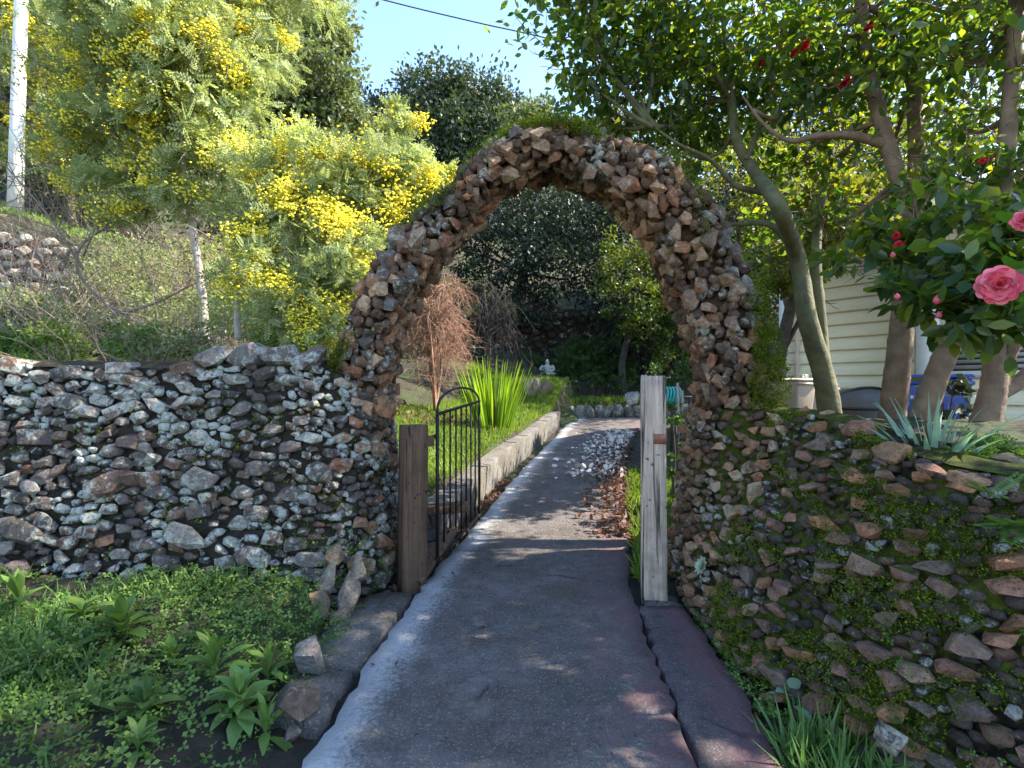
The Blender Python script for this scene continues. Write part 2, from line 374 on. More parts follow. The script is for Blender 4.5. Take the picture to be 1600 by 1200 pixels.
def blob_leaves(blobs, dens, size, flat=.5, droop=.15, shell=.6, clump=.0, jit=.25):
    """blobs: (centre, (rx,ry,rz)); returns positions, frames, sizes of leaves spread through the volumes in clumps"""
    Ps, Ds = [], []
    for c, r in blobs:
        r = np.array(r if np.ndim(r) else (r, r, r), float); c = np.array(c, float)
        n = int(dens * (r[0] * r[1] + r[1] * r[2] + r[0] * r[2]) / 3)
        nc = max(4, int(n / 28)); dirs = unit(nc)
        rad = (shell + (1 - shell) * rng.random(nc)) * (1 + rng.normal(0, .13, nc))
        cc = dirs * rad[:, None]
        idx = rng.integers(0, nc, n)
        p = cc[idx] + rng.normal(0, jit * .7, (n, 3)) * np.array([1, 1, .75])
        Ps.append(c + p * r); Ds.append(dirs[idx] * .7 + rng.normal(0, .8, (n, 3)))
    P = np.concatenate(Ps); D = np.concatenate(Ds); D[:, 2] -= droop
    up = np.tile(np.array([0, 0, 1.]), (len(P), 1)) * flat + rng.normal(0, .5, (len(P), 3))
    return P, frames(D, up), size * rng.uniform(.65, 1.25, len(P))
def foliage(name, blobs, dens, size, mat, parent, tmpl=(DIA_T, DIA_F), **k):
    P, F, S = blob_leaves(blobs, dens, size, **k)
    V, T = scatter(P, F, S, *tmpl)
    me = mesh_np(name, V, [T]); me.materials.append(mat)
    return mobj(name, me, parent)
def bez(pts, n=10):
    """Catmull-Rom through pts"""
    pts = np.asarray(pts, float); q = np.vstack([2 * pts[0] - pts[1], pts, 2 * pts[-1] - pts[-2]]); out = []
    for i in range(1, len(q) - 2):
        for t in np.linspace(0, 1, n, endpoint=False):
            p0, p1, p2, p3 = q[i - 1:i + 3]
            out.append(.5 * ((2 * p1) + (-p0 + p2) * t + (2 * p0 - 5 * p1 + 4 * p2 - p3) * t * t + (-p0 + 3 * p1 - 3 * p2 + p3) * t ** 3))
    out.append(pts[-1]); return np.array(out)
def limb(mb, pts, r0, r1, n=8, seg=6, wob=.08):
    p = bez(pts, seg); k = len(p); mb.tube(p, np.linspace(r0, r1, k), n, wob=wob); return p
def twigs(mb, p, d, length, r, depth, spread=.7, up=.1, n=5, kids=3):
    d = d / np.linalg.norm(d); k = 4; pts = [np.array(p)]; cur = d.copy()
    for i in range(k):
        cur = cur + rng.normal(0, .22, 3) + np.array([0, 0, up]); cur /= np.linalg.norm(cur); pts.append(pts[-1] + cur * length / k)
    mb.tube(pts, np.linspace(r, r * .5, k + 1), n, cap=False)
    if depth > 0:
        for j in range(kids):
            i = rng.integers(2, k + 1); dd = cur + rng.normal(0, spread, 3)
            twigs(mb, pts[i], dd, length * rng.uniform(.55, .8), r * .5, depth - 1, spread, up, max(3, n - 1), kids)
def to_crown(mb, start, blobs, r, n=5):
    """branches from a start point out to the blob centres"""
    for c, rad in blobs:
        c = np.array(c, float); s0 = np.array(start[rng.integers(len(start))] if np.ndim(start) > 1 else start, float)
        m = (s0 + c) / 2 + rng.normal(0, .08, 3) * np.linalg.norm(c - s0) + np.array([0, 0, -.05 * np.linalg.norm(c - s0)])
        limb(mb, [s0, m, c], r, r * .35, n, 5)
        rr = float(np.mean(rad))
        for _ in range(5): twigs(mb, m + (c - m) * rng.uniform(.2, 1), unit(1)[0] * 1.0 + (c - s0) * .3, rr * .9, r * .35, 1, n=3, kids=2)

# ------------------------------------------------------------------ terrain
PY = np.array([0.9, 1.73, 2.4, 3.25, 4, 5, 6.3, 7.5, 9.2, 11, 13.3, 14.6, 16])
PL = np.array([-.78, -.71, -.67, -.58, -.45, -.25, 0.0, .28, .69, 1.1, 1.67, 2.2, 3.2])
PR = np.array([.58, .64, .68, .76, .92, 1.12, 1.38, 1.65, 2.1, 2.7, 4.2, 5.6, 7.0])
def pz(y): return np.maximum(0, .05 * (np.asarray(y, float) - 4))
XTY = [0.8, 1.2, 1.6, 1.9, 2.2, 2.6, 3.05, 3.5, 4, 5, 7, 9, 12]
XTX = [4.2, 3.7, 2.5, 1.95, 1.85, 1.85, 1.83, 1.68, 1.55, 1.6, 2.3, 3.0, 4.6]
def sst(a): a = np.clip(a, 0, 1); return a * a * (3 - 2 * a)
def vnoise(x, y): return (np.sin(x * 2.1 + 1.3 * np.sin(y * 1.7)) * np.cos(y * 2.3 + .7 * np.sin(x * 1.1)))
def H(x, y):
    x = np.asarray(x, float); y = np.asarray(y, float)
    xl = np.interp(y, PY, PL); xr = np.interp(y, PY, PR); p = pz(y)
    z = p - .06
    # left garden and hillside behind the wall
    d = xl - .32 - x
    zl = .34 + .05 * (y - 4) + .07 * np.clip(d, 0, 1.6) + .29 * np.clip(d - 1.6, 0, 60)
    zl = zl + 1.35 * sst((y - 9.25) / .25) * sst((-4.6 - x) / .8)
    zl = zl + .05 * vnoise(x, y) * sst(d / .5)
    back = sst((y - 3.72) / .25)
    z = np.where(d > 0, z + (zl - z) * sst(d / .06) * back, z)
    # bank in front of the left wall
    front = sst((-.95 - x) / .3) * (1 - back)
    z = z + front * (.10 + .12 * sst((y - 2.0) / 1.0) + .03 * vnoise(x * 3, y * 3))
    # right terrace behind the right wall, lower towards the house
    xt = np.interp(y, XTY, XTX); e = x - xt
    width = np.interp(y, [3.4, 4.2, 6, 12], [.12, .5, 1.2, 1.6])
    zr = np.interp(y, [1, 2, 3, 5, 7, 10, 14], [.88, .98, 1.08, .95, .72, .75, .9]) - .22 * sst((x - 3.2) / 1.8)
    z = np.where(e > 0, z + (zr - z) * sst(e / width), z)
    z = z + .5 * sst((y - 11.6) / 2.2) * sst((1.75 - x) / .3) * (x > -6) + .42 * sst((y - 13.45) / .25) * sst((x - 1.4) / .4)
    # far hillside
    far = np.clip(y - 15.2, 0, 200)
    z = z + np.where(y > 15.2, .12 * np.minimum(far, 2.6), 0) + 2.1 * sst((y - 18.0) / .3) * sst((x + 5) / 2) + .52 * np.clip(y - 18.3, 0, 45)
    return z
def ground():
    def ax(*seg): return np.unique(np.concatenate([np.arange(a, b, s) for a, b, s in seg]))
    xs = ax((-150, -20, 10), (-20, -6, .5), (-6, 4, .09), (4, 14, .4), (14, 150.1, 8))
    ys = ax((-30, 0, 3), (0, 1, .25), (1, 6, .09), (6, 20, .2), (20, 70, 1.5), (70, 300, 20))
    X, Y = np.meshgrid(xs, ys); Z = H(X, Y) + .012 * rng.normal(size=X.shape)
    V = np.stack([X, Y, Z], 2).reshape(-1, 3); nx, ny = len(xs), len(ys)
    i = (np.arange(ny - 1)[:, None] * nx + np.arange(nx - 1)[None]).ravel()
    me = mesh_np('ground', V, [np.stack([i, i + 1, i + nx + 1, i + nx], 1)]); me.materials.append(M['soil'])
    tag(mobj('ground', me, None, 'all'), kind='structure')
ground()

def strip(name, ys, L, Rr, thick, mat, nx=10, rough=.006, kind='structure', edge=.012, parent=None):
    """slab following a left and right edge with sides, UV x across"""
    ys = np.asarray(ys); k = len(ys); V = []; UV = []
    for i in range(k):
        l = L[i] + rng.normal(0, edge); r = Rr[i] + rng.normal(0, edge)
        for j in range(nx + 1):
            t = j / nx; V.append((l + (r - l) * t, ys[i], pz(ys[i]) + rng.normal(0, rough) * .5)); UV.append((t, i / k))
    top = len(V)
    V = np.array(V); B = V.copy(); B[:, 2] -= thick
    A = np.concatenate([V, B]); Q = []; n = nx + 1
    for i in range(k - 1):
        for j in range(nx): a = i * n + j; Q.append((a, a + 1, a + n + 1, a + n))
        Q.append((i * n, (i + 1) * n, (i + 1) * n + top, i * n + top)); e = i * n + nx; Q.append((e, e + top, e + n + top, e + n))
    for j in range(nx): Q.append((j, j + top, j + 1 + top, j + 1)); a = (k - 1) * n + j; Q.append((a, a + 1, a + 1 + top, a + top))
    me = mesh_np(name, A, [np.array(Q)]); me.materials.append(mat)
    uvl = me.uv_layers.new(name='UVMap'); vi = np.zeros(len(me.loops), np.int32); me.loops.foreach_get('vertex_index', vi)
    UV = np.array(UV + UV, np.float32); uvl.data.foreach_set('uv', UV[vi].ravel())
    o = mobj(name, me, parent); 
    if kind: o['kind'] = kind
    return o
ys = np.concatenate([np.arange(1.72, 4, .06), np.arange(4, 13.5, .15)])
strip('path', ys, np.interp(ys, PY, PL), np.interp(ys, PY, PR) - .012, .12, M['path'], 14)
ys = np.arange(.9, 3.02, .07)
strip('path_side_slab', ys, np.interp(ys, PY, PR) + .012, np.interp(ys, [.9, 1.73, 2.4, 3.02], [.88, .93, .99, 1.0]), .10, M['path_red'], 5, edge=.014)
ys = np.arange(.5, 1.68, .1)
strip('road_edge', ys, np.full(len(ys), -.74), np.full(len(ys), .62), .16, M['flag'], 8)

# ------------------------------------------------------------------ stones
def stone_meshes(n, seed, pts=26, flat=0.0):
    r = np.random.default_rng(seed); out = []
    for i in range(n):
        v = r.normal(size=(pts, 3)); v /= np.linalg.norm(v, axis=1)[:, None]
        v = np.sign(v) * np.abs(v) ** r.uniform(.62, .95)             # towards a block
        v *= r.uniform(.8 - flat, 1.12, (pts, 1)); v += .12 * np.sin(v[:, [1, 2, 0]] * 3 + i)
        bm = bmesh.new()
        for p in v: bm.verts.new(p)
        res = bmesh.ops.convex_hull(bm, input=bm.verts[:])
        bmesh.ops.delete(bm, geom=[g for g in bm.verts if not g.link_faces], context='VERTS')
        bmesh.ops.recalc_face_normals(bm, faces=bm.faces[:])
        me = bpy.data.meshes.new('stone'); bm.to_mesh(me); bm.free()
        mx = np.abs(np.array([w.co for w in me.vertices])).max(0)
        me.transform(Matrix.Diagonal((1 / mx[0], 1 / mx[1], 1 / mx[2], 1)))
        out.append(me)
    return out
def variants(src, mat, smooth=True):
    out = []
    for me in src:
        m = me.copy(); m.name = 'stone'; m.materials.append(mat)
        if smooth:
            m.polygons.foreach_set('use_smooth', np.ones(len(m.polygons), bool)); m.set_sharp_from_angle(angle=R(32))
        out.append(m)
    return out
ROCKS = stone_meshes(18, 3, 24)
ROCKA = stone_meshes(26, 9, 20, .3)
ROCKV = [np.array([v.co for v in m.vertices]) for m in ROCKS]; ROCKF = [np.array([p.vertices[:] for p in m.polygons]) for m in ROCKS]
def pack(L, Hh, radii, asp, seed, tries=90, gap=1.0, ok=None, rfun=None, start=()):
    r_ = np.random.default_rng(seed); P = list(start)
    for r in sorted(radii, reverse=True):
        for _ in range(tries):
            s = r_.uniform(0, L); t = r_.uniform(0, Hh)
            rr = r * (rfun(s, t) if rfun else 1)
            if ok and not ok(s, t): continue
            if P:
                A = np.array(P); dd = ((A[:, 0] - s) / asp) ** 2 + (A[:, 1] - t) ** 2
                if (dd < (gap * (A[:, 2] + rr)) ** 2).any(): continue
            P.append((s, t, rr)); break
    return P
def frame_at(surf, s, t, e=.01):
    p = surf(s, t); a = surf(s + e, t) - surf(s - e, t); b = surf(s, t + e) - surf(s, t - e)
    a /= np.linalg.norm(a) + 1e-9; n = np.cross(a, b); n /= np.linalg.norm(n) + 1e-9; b = np.cross(n, a)
    return p, a, b, n
def place_stones(parent, surf, P, asp, meshes, colf, depth=.9, embed=.25, tilt=.25, limit=300, name='stone', chink=None, score=None, seed=1, upright=False):
    r_ = np.random.default_rng(seed); L = WL[parent.name]
    order = sorted(P, key=score) if score else P
    mb = MB()
    for i, (s, t, r) in enumerate(order):
        p, a, b, n = frame_at(surf, s, t)
        if upright:
            b = np.array([0, 0, 1.]); n = np.cross(a, b); n /= np.linalg.norm(n); a = np.cross(b, n)
        th = r_.normal(0, tilt); a2 = a * math.cos(th) + b * math.sin(th); b2 = np.cross(n, a2)
        sx = r * asp * r_.uniform(.88, 1.08); sz = r * r_.uniform(.85, 1.08); sy = depth * r * r_.uniform(.75, 1.25) * math.sqrt(asp)
        c = p + n * (sy * (.5 - embed) * r_.uniform(.4, 1.5))
        n2 = n + r_.normal(0, .07, 3)
        B = np.stack([a2 * sx, n2 * sy, b2 * sz], 1)
        fl = np.diag(r_.choice([-1, 1], 3).astype(float))
        if np.linalg.det(fl) < 0: fl[0, 0] *= -1
        B = B @ fl
        if i < limit:
            me = meshes[r_.integers(len(meshes))]
            o = bpy.data.objects.new(name, me); COL.objects.link(o); o.parent = parent
            Mx = Matrix.Identity(4)
            for q in range(3):
                for w in range(3): Mx[q][w] = B[q, w]
                Mx[q][3] = c[q] - L[q]
            o.matrix_basis = Mx
            col = colf(s, t, c, r_); o.color = (*col, 1)
        else:
            k = r_.integers(len(ROCKV)); mb.add(ROCKV[k] @ B.T + c, tris=ROCKF[k])
    if mb.n and chink:
        o = mb.build('small_stones', chink, parent); o['kind'] = 'stuff'
def backing(name, surf, L, Hh, ns, nt, mat, parent, off=-.02, amp=.02):
    S, T = np.meshgrid(np.linspace(0, L, ns), np.linspace(0, Hh, nt)); V = []
    for s, t in zip(S.ravel(), T.ravel()):
        p, a, b, n = frame_at(surf, s, t); V.append(p + n * (off + amp * rng.normal()))
    i = (np.arange(nt - 1)[:, None] * ns + np.arange(ns - 1)[None]).ravel()
    me = mesh_np(name, np.array(V), [np.stack([i, i + 1, i + ns + 1, i + ns], 1)]); me.materials.append(mat)
    return mobj(name, me, parent, 'all')
def polysurf(base, top):
    """ruled surface between two polylines (x,y,z), s in metres along, t in metres up; outward normal = along x up"""
    b = bez(base, 8); t_ = bez(top, 8)
    m = (b + t_) / 2; ds = np.r_[0, np.cumsum(np.linalg.norm(np.diff(m, axis=0), axis=1))]; hh = float(np.mean(np.linalg.norm(t_ - b, axis=1)))
    L = ds[-1]
    def f(s, t):
        q = np.array([np.interp(s, ds, b[:, k]) for k in range(3)]); w = np.array([np.interp(s, ds, t_[:, k]) for k in range(3)])
        if s < 0: q = q + (b[0] - b[1]) / np.linalg.norm(b[0] - b[1]) * -s; w = w + (t_[0] - t_[1]) / np.linalg.norm(t_[0] - t_[1]) * -s
        if s > L: q = q + (b[-1] - b[-2]) / np.linalg.norm(b[-1] - b[-2]) * (s - L); w = w + (t_[-1] - t_[-2]) / np.linalg.norm(t_[-1] - t_[-2]) * (s - L)
        return q + (w - q) * (t / hh)
    return f, L, hh
def pick(cols, r_): 
    c = np.array(cols[r_.integers(len(cols))]) * r_.uniform(.75, 1.25); return tuple(np.clip(c, 0, 1))
GREY = [(.15, .12, .105), (.20, .165, .14), (.12, .10, .09), (.26, .22, .19), (.18, .135, .115), (.22, .13, .09), (.23, .19, .17), (.3, .26, .23)]
BROWN = [(.46, .235, .125), (.37, .18, .095), (.50, .29, .165), (.28, .165, .105), (.42, .18, .092), (.47, .27, .16), (.54, .35, .215), (.34, .215, .145)]
PURP = [(.46, .22, .12), (.34, .19, .14), (.42, .21, .145), (.50, .25, .125), (.25, .175, .14), (.46, .29, .2)]

# --- left wall
wall_l = empty('stone_wall', (-2.6, 3.3, .1), 'long grey lichen-covered rubble wall running from the arch past the weeds', 'wall')
LB = [(-5.2, 2.98, .02), (-3.5, 2.98, .02), (-2.2, 3.0, .02), (-1.5, 2.98, .0), (-1.14, 2.98, 0), (-.95, 3.14, 0), (-.84, 3.36, 0), (-.80, 3.62, 0), (-.82, 3.9, 0)]
LT = [(-5.2, 3.27, 1.44), (-3.5, 3.27, 1.42), (-2.2, 3.27, 1.40), (-1.6, 3.27, 1.45), (-1.28, 3.28, 1.42), (-1.05, 3.34, 1.34), (-.93, 3.48, 1.25), (-.90, 3.66, 1.22), (-.92, 3.9, 1.22)]
sl, LL, LHt = polysurf(LB, LT)
backing('mortar', sl, LL, LHt, 90, 26, M['mortar_dark'], wall_l, -.015, .012)
mb = MB(); tp = bez(LT, 8); bk = tp.copy(); bk[:, 1] += .36; n_ = len(tp)
bk[-14:, 0] -= np.linspace(0, .42, 14); bk[:, 2] += .02
mid = (tp + bk) / 2; mid[:, 2] += .04
mb.add(np.concatenate([tp, mid, bk, bk - [0, 0, 1.3]]), quads=[(r * n_ + i, r * n_ + i + 1, (r + 1) * n_ + i + 1, (r + 1) * n_ + i) for r in range(3) for i in range(n_ - 1)])
mb.build('wall_top', M['mortar_dark'], wall_l)
r2 = np.random.default_rng(5)
sz = np.concatenate([r2.uniform(.056, .078, 34), r2.uniform(.036, .056, 190), r2.uniform(.022, .036, 620)])
def lfun(s, t): return .88 if s > LL - 1.25 else 1.0
Pl = pack(LL - .02, LHt - .02, sz, 1.7, 11, 150, .72, ok=lambda s, t: s > .9, rfun=lfun)
def lcol(s, t, c, r_):
    if s > LL - .95: return pick(GREY[:3] + BROWN[:6], r_)
    if abs(c[0] + 2.35) < .35 and .3 < c[2] < .85: return pick([(.24, .13, .08), (.2, .12, .09)] + GREY[:2], r_)
    return pick(GREY, r_)
Vg = variants(ROCKS, M['stone_grey']); Va = variants(ROCKA, M['stone_arch']); Vr = variants(ROCKA, M['stone_right']); Vw = variants(ROCKS[:4], M['stone_white'])
place_stones(wall_l, sl, Pl, 1.7, Vg, lcol, .62, .28, .26, 292, chink=M['chink_grey'], score=lambda q: -q[2], seed=3)
small = pack(LL, LHt, np.random.default_rng(2).uniform(.010, .024, 1500), 1.5, 5, 8, .9, start=Pl)[len(Pl):]
place_stones(wall_l, sl, small, 1.5, Vg, lcol, .8, .35, .4, 0, chink=M['chink_grey'], seed=4)
# capping rocks along the wall top
def capf(s, t):
    p = np.array([np.interp(s, np.arange(n_), mid[:, k]) for k in range(3)]); return p + np.array([0, t, 0])
def lone_stone(parent, c, d, meshes, col, rz=0, name='stone', seed=0, tilt=.12):
    r_ = np.random.default_rng(seed + 77); o = bpy.data.objects.new(name, meshes[r_.integers(len(meshes))]); COL.objects.link(o); o.parent = parent
    L = WL[parent.name] if parent else Vector((0, 0, 0))
    o.location = Vector([float(c[k]) for k in range(3)]) - L; o.scale = [k / 2 for k in d]; o.rotation_euler = (r_.normal(0, tilt), r_.normal(0, tilt), rz); o.color = (*col, 1)
    return o
for i, (u, v, w, h) in enumerate([(20, 572, 90, 34), (110, 585, 70, 26), (195, 578, 46, 28), (240, 600, 60, 40), (300, 575, 60, 26), (345, 556, 62, 34), (392, 560, 70, 44), (440, 562, 66, 38), (490, 560, 62, 36)]):
    c = at(u, v, 3.32); lone_stone(wall_l, c, (w / 800 * 3.3, .24, h / 800 * 3.3 * 1.1), Vg, pick(GREY, rng), rng.normal(0, .2), seed=i)

# --- arch
arch = empty('stone_arch', (.26, 3.6, 1.1), 'tall arch of rough reddish brown stones with moss along its back', 'arch')
AI = np.array([(-.93, .95), (-.90, 1.3), (-.87, 1.5), (-.78, 1.8), (-.59, 2.12), (-.39, 2.37), (-.14, 2.65), (.06, 2.78), (.26, 2.82), (.48, 2.78), (.75, 2.62), (1.0, 2.33), (1.14, 2.06), (1.26, 1.75), (1.36, 1.45), (1.37, 1.2), (1.36, .95)])
AO = np.array([.26, 1.2]) + .97 * (np.array([(-1.28, .95), (-1.23, 1.35), (-1.18, 1.58), (-.96, 2.02), (-.73, 2.38), (-.40, 2.69), (-.10, 2.91), (.08, 3.02), (.28, 3.05), (.55, 3.04), (.95, 2.86), (1.31, 2.56), (1.50, 2.27), (1.65, 1.9), (1.75, 1.55), (1.80, 1.2), (1.82, .95)]) - np.array([.26, 1.2]))
AIb = bez(np.c_[AI, np.zeros(len(AI))], 6)[:, :2]; AOb = bez(np.c_[AO, np.zeros(len(AO))], 6)[:, :2]
AMs = np.r_[0, np.cumsum(np.linalg.norm(np.diff((AIb + AOb) / 2, axis=0), axis=1))]; ALn = AMs[-1]
YF, YB = 3.40, 3.86
def arch_s(s, t):
    """cross-section unrolled: t 0.. goes over the back (extrados), the front face, the underside"""
    s = min(max(s, 0), ALn)
    i = np.array([np.interp(s, AMs, AIb[:, k]) for k in range(2)]); o = np.array([np.interp(s, AMs, AOb[:, k]) for k in range(2)])
    w = np.linalg.norm(o - i); rd = (o - i) / w
    wb = .025 * math.sin(s * 5.1) + .02 * math.sin(s * 11.3 + 1)
    if t < .4:   # extrados, back to front
        p = o; y = YB - (YB - YF) * (t / .4)
    elif t < .78: # front
        k = (t - .4) / .38; p = o + (i - o) * k; y = YF - .05 * math.sin(k * 3.14)
    else:        # underside
        p = i; y = YF + (YB - YF) * ((t - .78) / .45)
    return np.array([p[0], y + wb, p[1]])
AH = 1.23
def asurf(s, t): return arch_s(ALn - s, min(max(t, 0), AH))
mbk = backing('mortar', lambda s, t: asurf(s, t), ALn, AH, 90, 24, M['mortar_brown'], arch, -.03, .012)
r3 = np.random.default_rng(8)
sz = np.concatenate([r3.uniform(.06, .08, 40), r3.uniform(.042, .06, 300), r3.uniform(.028, .042, 620)])
Pa = pack(ALn, AH - .02, sz, 1.2, 21, 200, .55, ok=lambda s, t: t > .17)
def acol(s, t, c, r_):
    if t < .5: return pick([(.2, .145, .12), (.26, .19, .15), (.17, .14, .125), (.3, .27, .23)] + BROWN[:2], r_)
    if c[0] < -.3 and t < .78: return pick(BROWN + GREY[:3], r_)
    return pick(BROWN, r_)
place_stones(arch, asurf, Pa, 1.2, Va, acol, .95, .26, .5, 298, chink=M['chink_brown'], score=lambda q: -q[2] - (.05 if q[1] > .36 else 0), seed=9)
small = pack(ALn, AH, np.random.default_rng(3).uniform(.014, .03, 900), 1.2, 6, 8, .85, start=Pa)[len(Pa):]
place_stones(arch, asurf, small, 1.2, Va, acol, .9, .3, .5, 0, chink=M['chink_brown'], seed=10)
# rear face of the arch
mb = MB(); k = len(AIb)
mb.add(np.concatenate([np.c_[AIb[:, 0], np.full(k, YB + .01), AIb[:, 1]], np.c_[AOb[:, 0], np.full(k, YB + .01), AOb[:, 1]]]), quads=[(i, i + 1, k + i + 1, k + i) for i in range(k - 1)])
mb.build('rear_face', M['mortar_brown'], arch)

# --- right wall
wall_r = empty('stone_wall', (1.5, 2.4, 0), 'mossy battered stone wall curving from the arch foot towards the lower corner', 'wall')
RB = [(1.22, 3.95, .02), (1.13, 3.55, 0), (1.07, 3.2, -.02), (1.05, 2.85, -.02), (1.07, 2.45, -.02), (1.15, 2.05, -.02), (1.32, 1.76, -.02), (1.72, 1.52, -.02), (2.5, 1.30, -.02), (3.4, 1.1, -.02)]
RT = [(1.38, 3.95, 1.14), (1.33, 3.62, 1.14), (1.36, 3.38, 1.13), (1.62, 3.13, 1.13), (1.70, 2.7, 1.10), (1.73, 2.3, 1.01), (1.84, 1.98, .96), (2.3, 1.72, .93), (2.9, 1.5, .91), (3.7, 1.25, .9)]
sr, RL, RH = polysurf(RB, RT)
# along runs towards the camera, so the outward side faces the path (-X)
def srr(s, t): return sr(RL - s, t)
b_ = srr(.5, .4); _, a_, bb_, nn_ = frame_at(srr, RL * .6, .5)
if nn_[0] > 0: srf = sr
else: srf = srr
flip = srf is srr
def rs(s): return RL - s if flip else s      # distance from the arch foot
backing('mortar', srf, RL, RH, 90, 30, M['mortar_moss'], wall_r, -.004, .014)
tp = bez(RT, 8); n_ = len(tp); bk = tp + np.array([.35, .12, -.02]); 
mb = MB(); mid = (tp + bk) / 2 + [0, 0, .03]
mb.add(np.concatenate([tp, mid, bk, bk - [0, 0, .9]]), quads=[(r * n_ + i, (r + 1) * n_ + i, (r + 1) * n_ + i + 1, r * n_ + i + 1) for r in range(3) for i in range(n_ - 1)])
mb.build('wall_top', M['mortar_moss'], wall_r)
r4 = np.random.default_rng(12)
def rfun(s, t): return .85 if rs(s) < 1.05 else 1.0
sz = np.concatenate([r4.uniform(.045, .06, 20), r4.uniform(.032, .045, 120), r4.uniform(.02, .032, 300)])
Pr1 = pack(RL - .02, RH - .02, sz, 1.6, 31, 60, .74, ok=lambda s, t: rs(s) < 1.1, rfun=rfun)
Pr2 = pack(RL - .02, RH - .02, np.concatenate([r4.uniform(.04, .055, 10), r4.uniform(.026, .038, 170), r4.uniform(.015, .026, 520)]), 1.7, 33, 70, .78, ok=lambda s, t: 1.1 <= rs(s) < 3.6, start=Pr1)
def rcol(s, t, c, r_):
    if rs(s) < 1.1: return pick(BROWN, r_)
    return pick(PURP, r_)
place_stones(wall_r, srf, [q for q in Pr2 if rs(q[0]) < 1.1], 1.5, Va, rcol, .9, .25, .35, 126, chink=M['chink_brown'], score=lambda q: -q[2], seed=13, upright=True)
place_stones(wall_r, srf, [q for q in Pr2 if rs(q[0]) >= 1.1], 1.7, Vr, rcol, 1.1, .22, .22, 168, chink=M['chink_right'], score=lambda q: -q[2], seed=14, upright=True)
small = pack(RL, RH, np.random.default_rng(4).uniform(.010, .024, 900), 1.6, 7, 6, .9, start=Pr2, ok=lambda s, t: rs(s) < 3.8)[len(Pr2):]
place_stones(wall_r, srf, [q for q in small if rs(q[0]) < 1.15], 1.5, Va, rcol, .8, .35, .4, 0, chink=M['chink_brown'], seed=15)
place_stones(wall_r, srf, [q for q in small if rs(q[0]) >= 1.15], 1.6, Vr, rcol, 1.1, .3, .3, 0, chink=M['chink_right'], seed=16, upright=True)
for i, (u, v, w, h, y, cl) in enumerate([(1250, 655, 32, 36, 3.12, 0), (1292, 660, 48, 40, 2.95, 3), (1345, 670, 62, 34, 2.55, 2), (1400, 708, 50, 40, 2.28, 1), (1450, 735, 50, 24, 2.12, 2), (1520, 745, 60, 24, 2.0, 1)]):
    lone_stone(wall_r, at(u, v, y), (w / 800 * y, .16, h / 800 * y), Vr, [BROWN[0], BROWN[2], PURP[2], BROWN[6]][cl], .2, seed=30 + i)
for i, (s0, t0, r0) in enumerate([(1.05, .42, .022), (2.55, .45, .034), (2.4, .3, .036), (2.85, .22, .036), (2.75, .33, .022)]):
    p, a, b, n = frame_at(srf, RL - s0 if flip else s0, t0); lone_stone(wall_r, p + n * .03, (r0 * 2.0, r0 * 1.2, r0 * 1.5), Vw, (.3, .27, .25), .6, seed=50 + i)
# moss cushions as fuzz on wall and arch
def fuzz(name, parent, surf, L, Hh, n, size, mat, keep, seed, lift=(-.005, .03)):
    r_ = np.random.default_rng(seed); P = []; D = []
    while len(P) < n:
        s = r_.uniform(0, L); t = r_.uniform(0, Hh)
        if not keep(s, t, r_): continue
        p, a, b, nn = frame_at(surf, s, t, .03); P.append(p + nn * r_.uniform(lift[0], lift[1])); D.append(nn + r_.normal(0, .5, 3) + [0, 0, .3])
    P = np.array(P); D = np.array(D); k = len(P); m_ = 7
    P = np.repeat(P, m_, 0) + r_.normal(0, size * 1.1, (k * m_, 3)) * .9; D = np.repeat(D, m_, 0) + r_.normal(0, .6, (k * m_, 3))
    V, T = scatter(P, frames(D, r_.normal(size=D.shape)), size * r_.uniform(.6, 1.5, len(P)), DIA_T * [1.3, 1, 1], DIA_F)
    me = mesh_np(name, V, [T]); me.materials.append(mat); o = mobj(name, me, parent); o['kind'] = 'stuff'; return o
def ns_(s, t, k=3.0): return math.sin(s * k + 1.7 * math.sin(t * k * 1.3)) * math.cos(t * k * 1.6 + 1.1 * math.sin(s * k * .8))
fuzz('moss', wall_r, srf, RL, RH, 7500, .0085, M['l_moss'], lambda s, t, r_: 1.0 < rs(s) < 3.7 and ns_(s * 1.6, t * 2.1) + r_.normal(0, .16) > .2, 3, (.0, .055))
fuzz('moss', arch, asurf, ALn, AH, 5200, .0105, M['l_moss'], lambda s, t, r_: .28 < t < .50 + .06 * math.sin(s * 6) + (.08 if s < 2.2 else 0) and math.sin(s * 2.6 + .6) * .5 + math.sin(s * 6.1 + t * 9) * .4 + r_.normal(0, .18) > .12, 4, (.02, .09))
fuzz('moss', wall_l, sl, LL, LHt, 700, .010, M['l_moss'], lambda s, t, r_: s > 1.5 and ns_(s * 1.9, t * 2.2 + 2) + r_.normal(0, .2) > .55, 5)

# ------------------------------------------------------------------ kerb, gate, posts
kerb = empty('garden_kerb', (.2, 7, .1), 'low pale concrete kerb wall holding up the lawn beside the path', 'kerb')
cuts = [4.15, 4.9, 5.7, 6.5, 7.3, 8.1, 9.0, 9.9, 10.8, 11.7]
for a, b in zip(cuts[:-1], cuts[1:]):
    y0, y1 = a + .008, b - .008; V = []
    for y in (y0, y1):
        x = float(np.interp(y, PY, PL)) - .15 - .03; z = float(pz(y)); h = .30 + rng.normal(0, .012)
        for dx, dz in ((0, -.08), (0.02, h), (-.17, h + .01), (-.17, -.08)): V.append((x + dx + rng.normal(0, .004), y, z + dz))
    mb = MB(); mb.add(V, quads=[(0, 4, 5, 1), (1, 5, 6, 2), (2, 6, 7, 3), (0, 1, 2, 3), (7, 6, 5, 4)])
    mb.build('kerb_block', M['kerb'], kerb, True, bevel=.014)
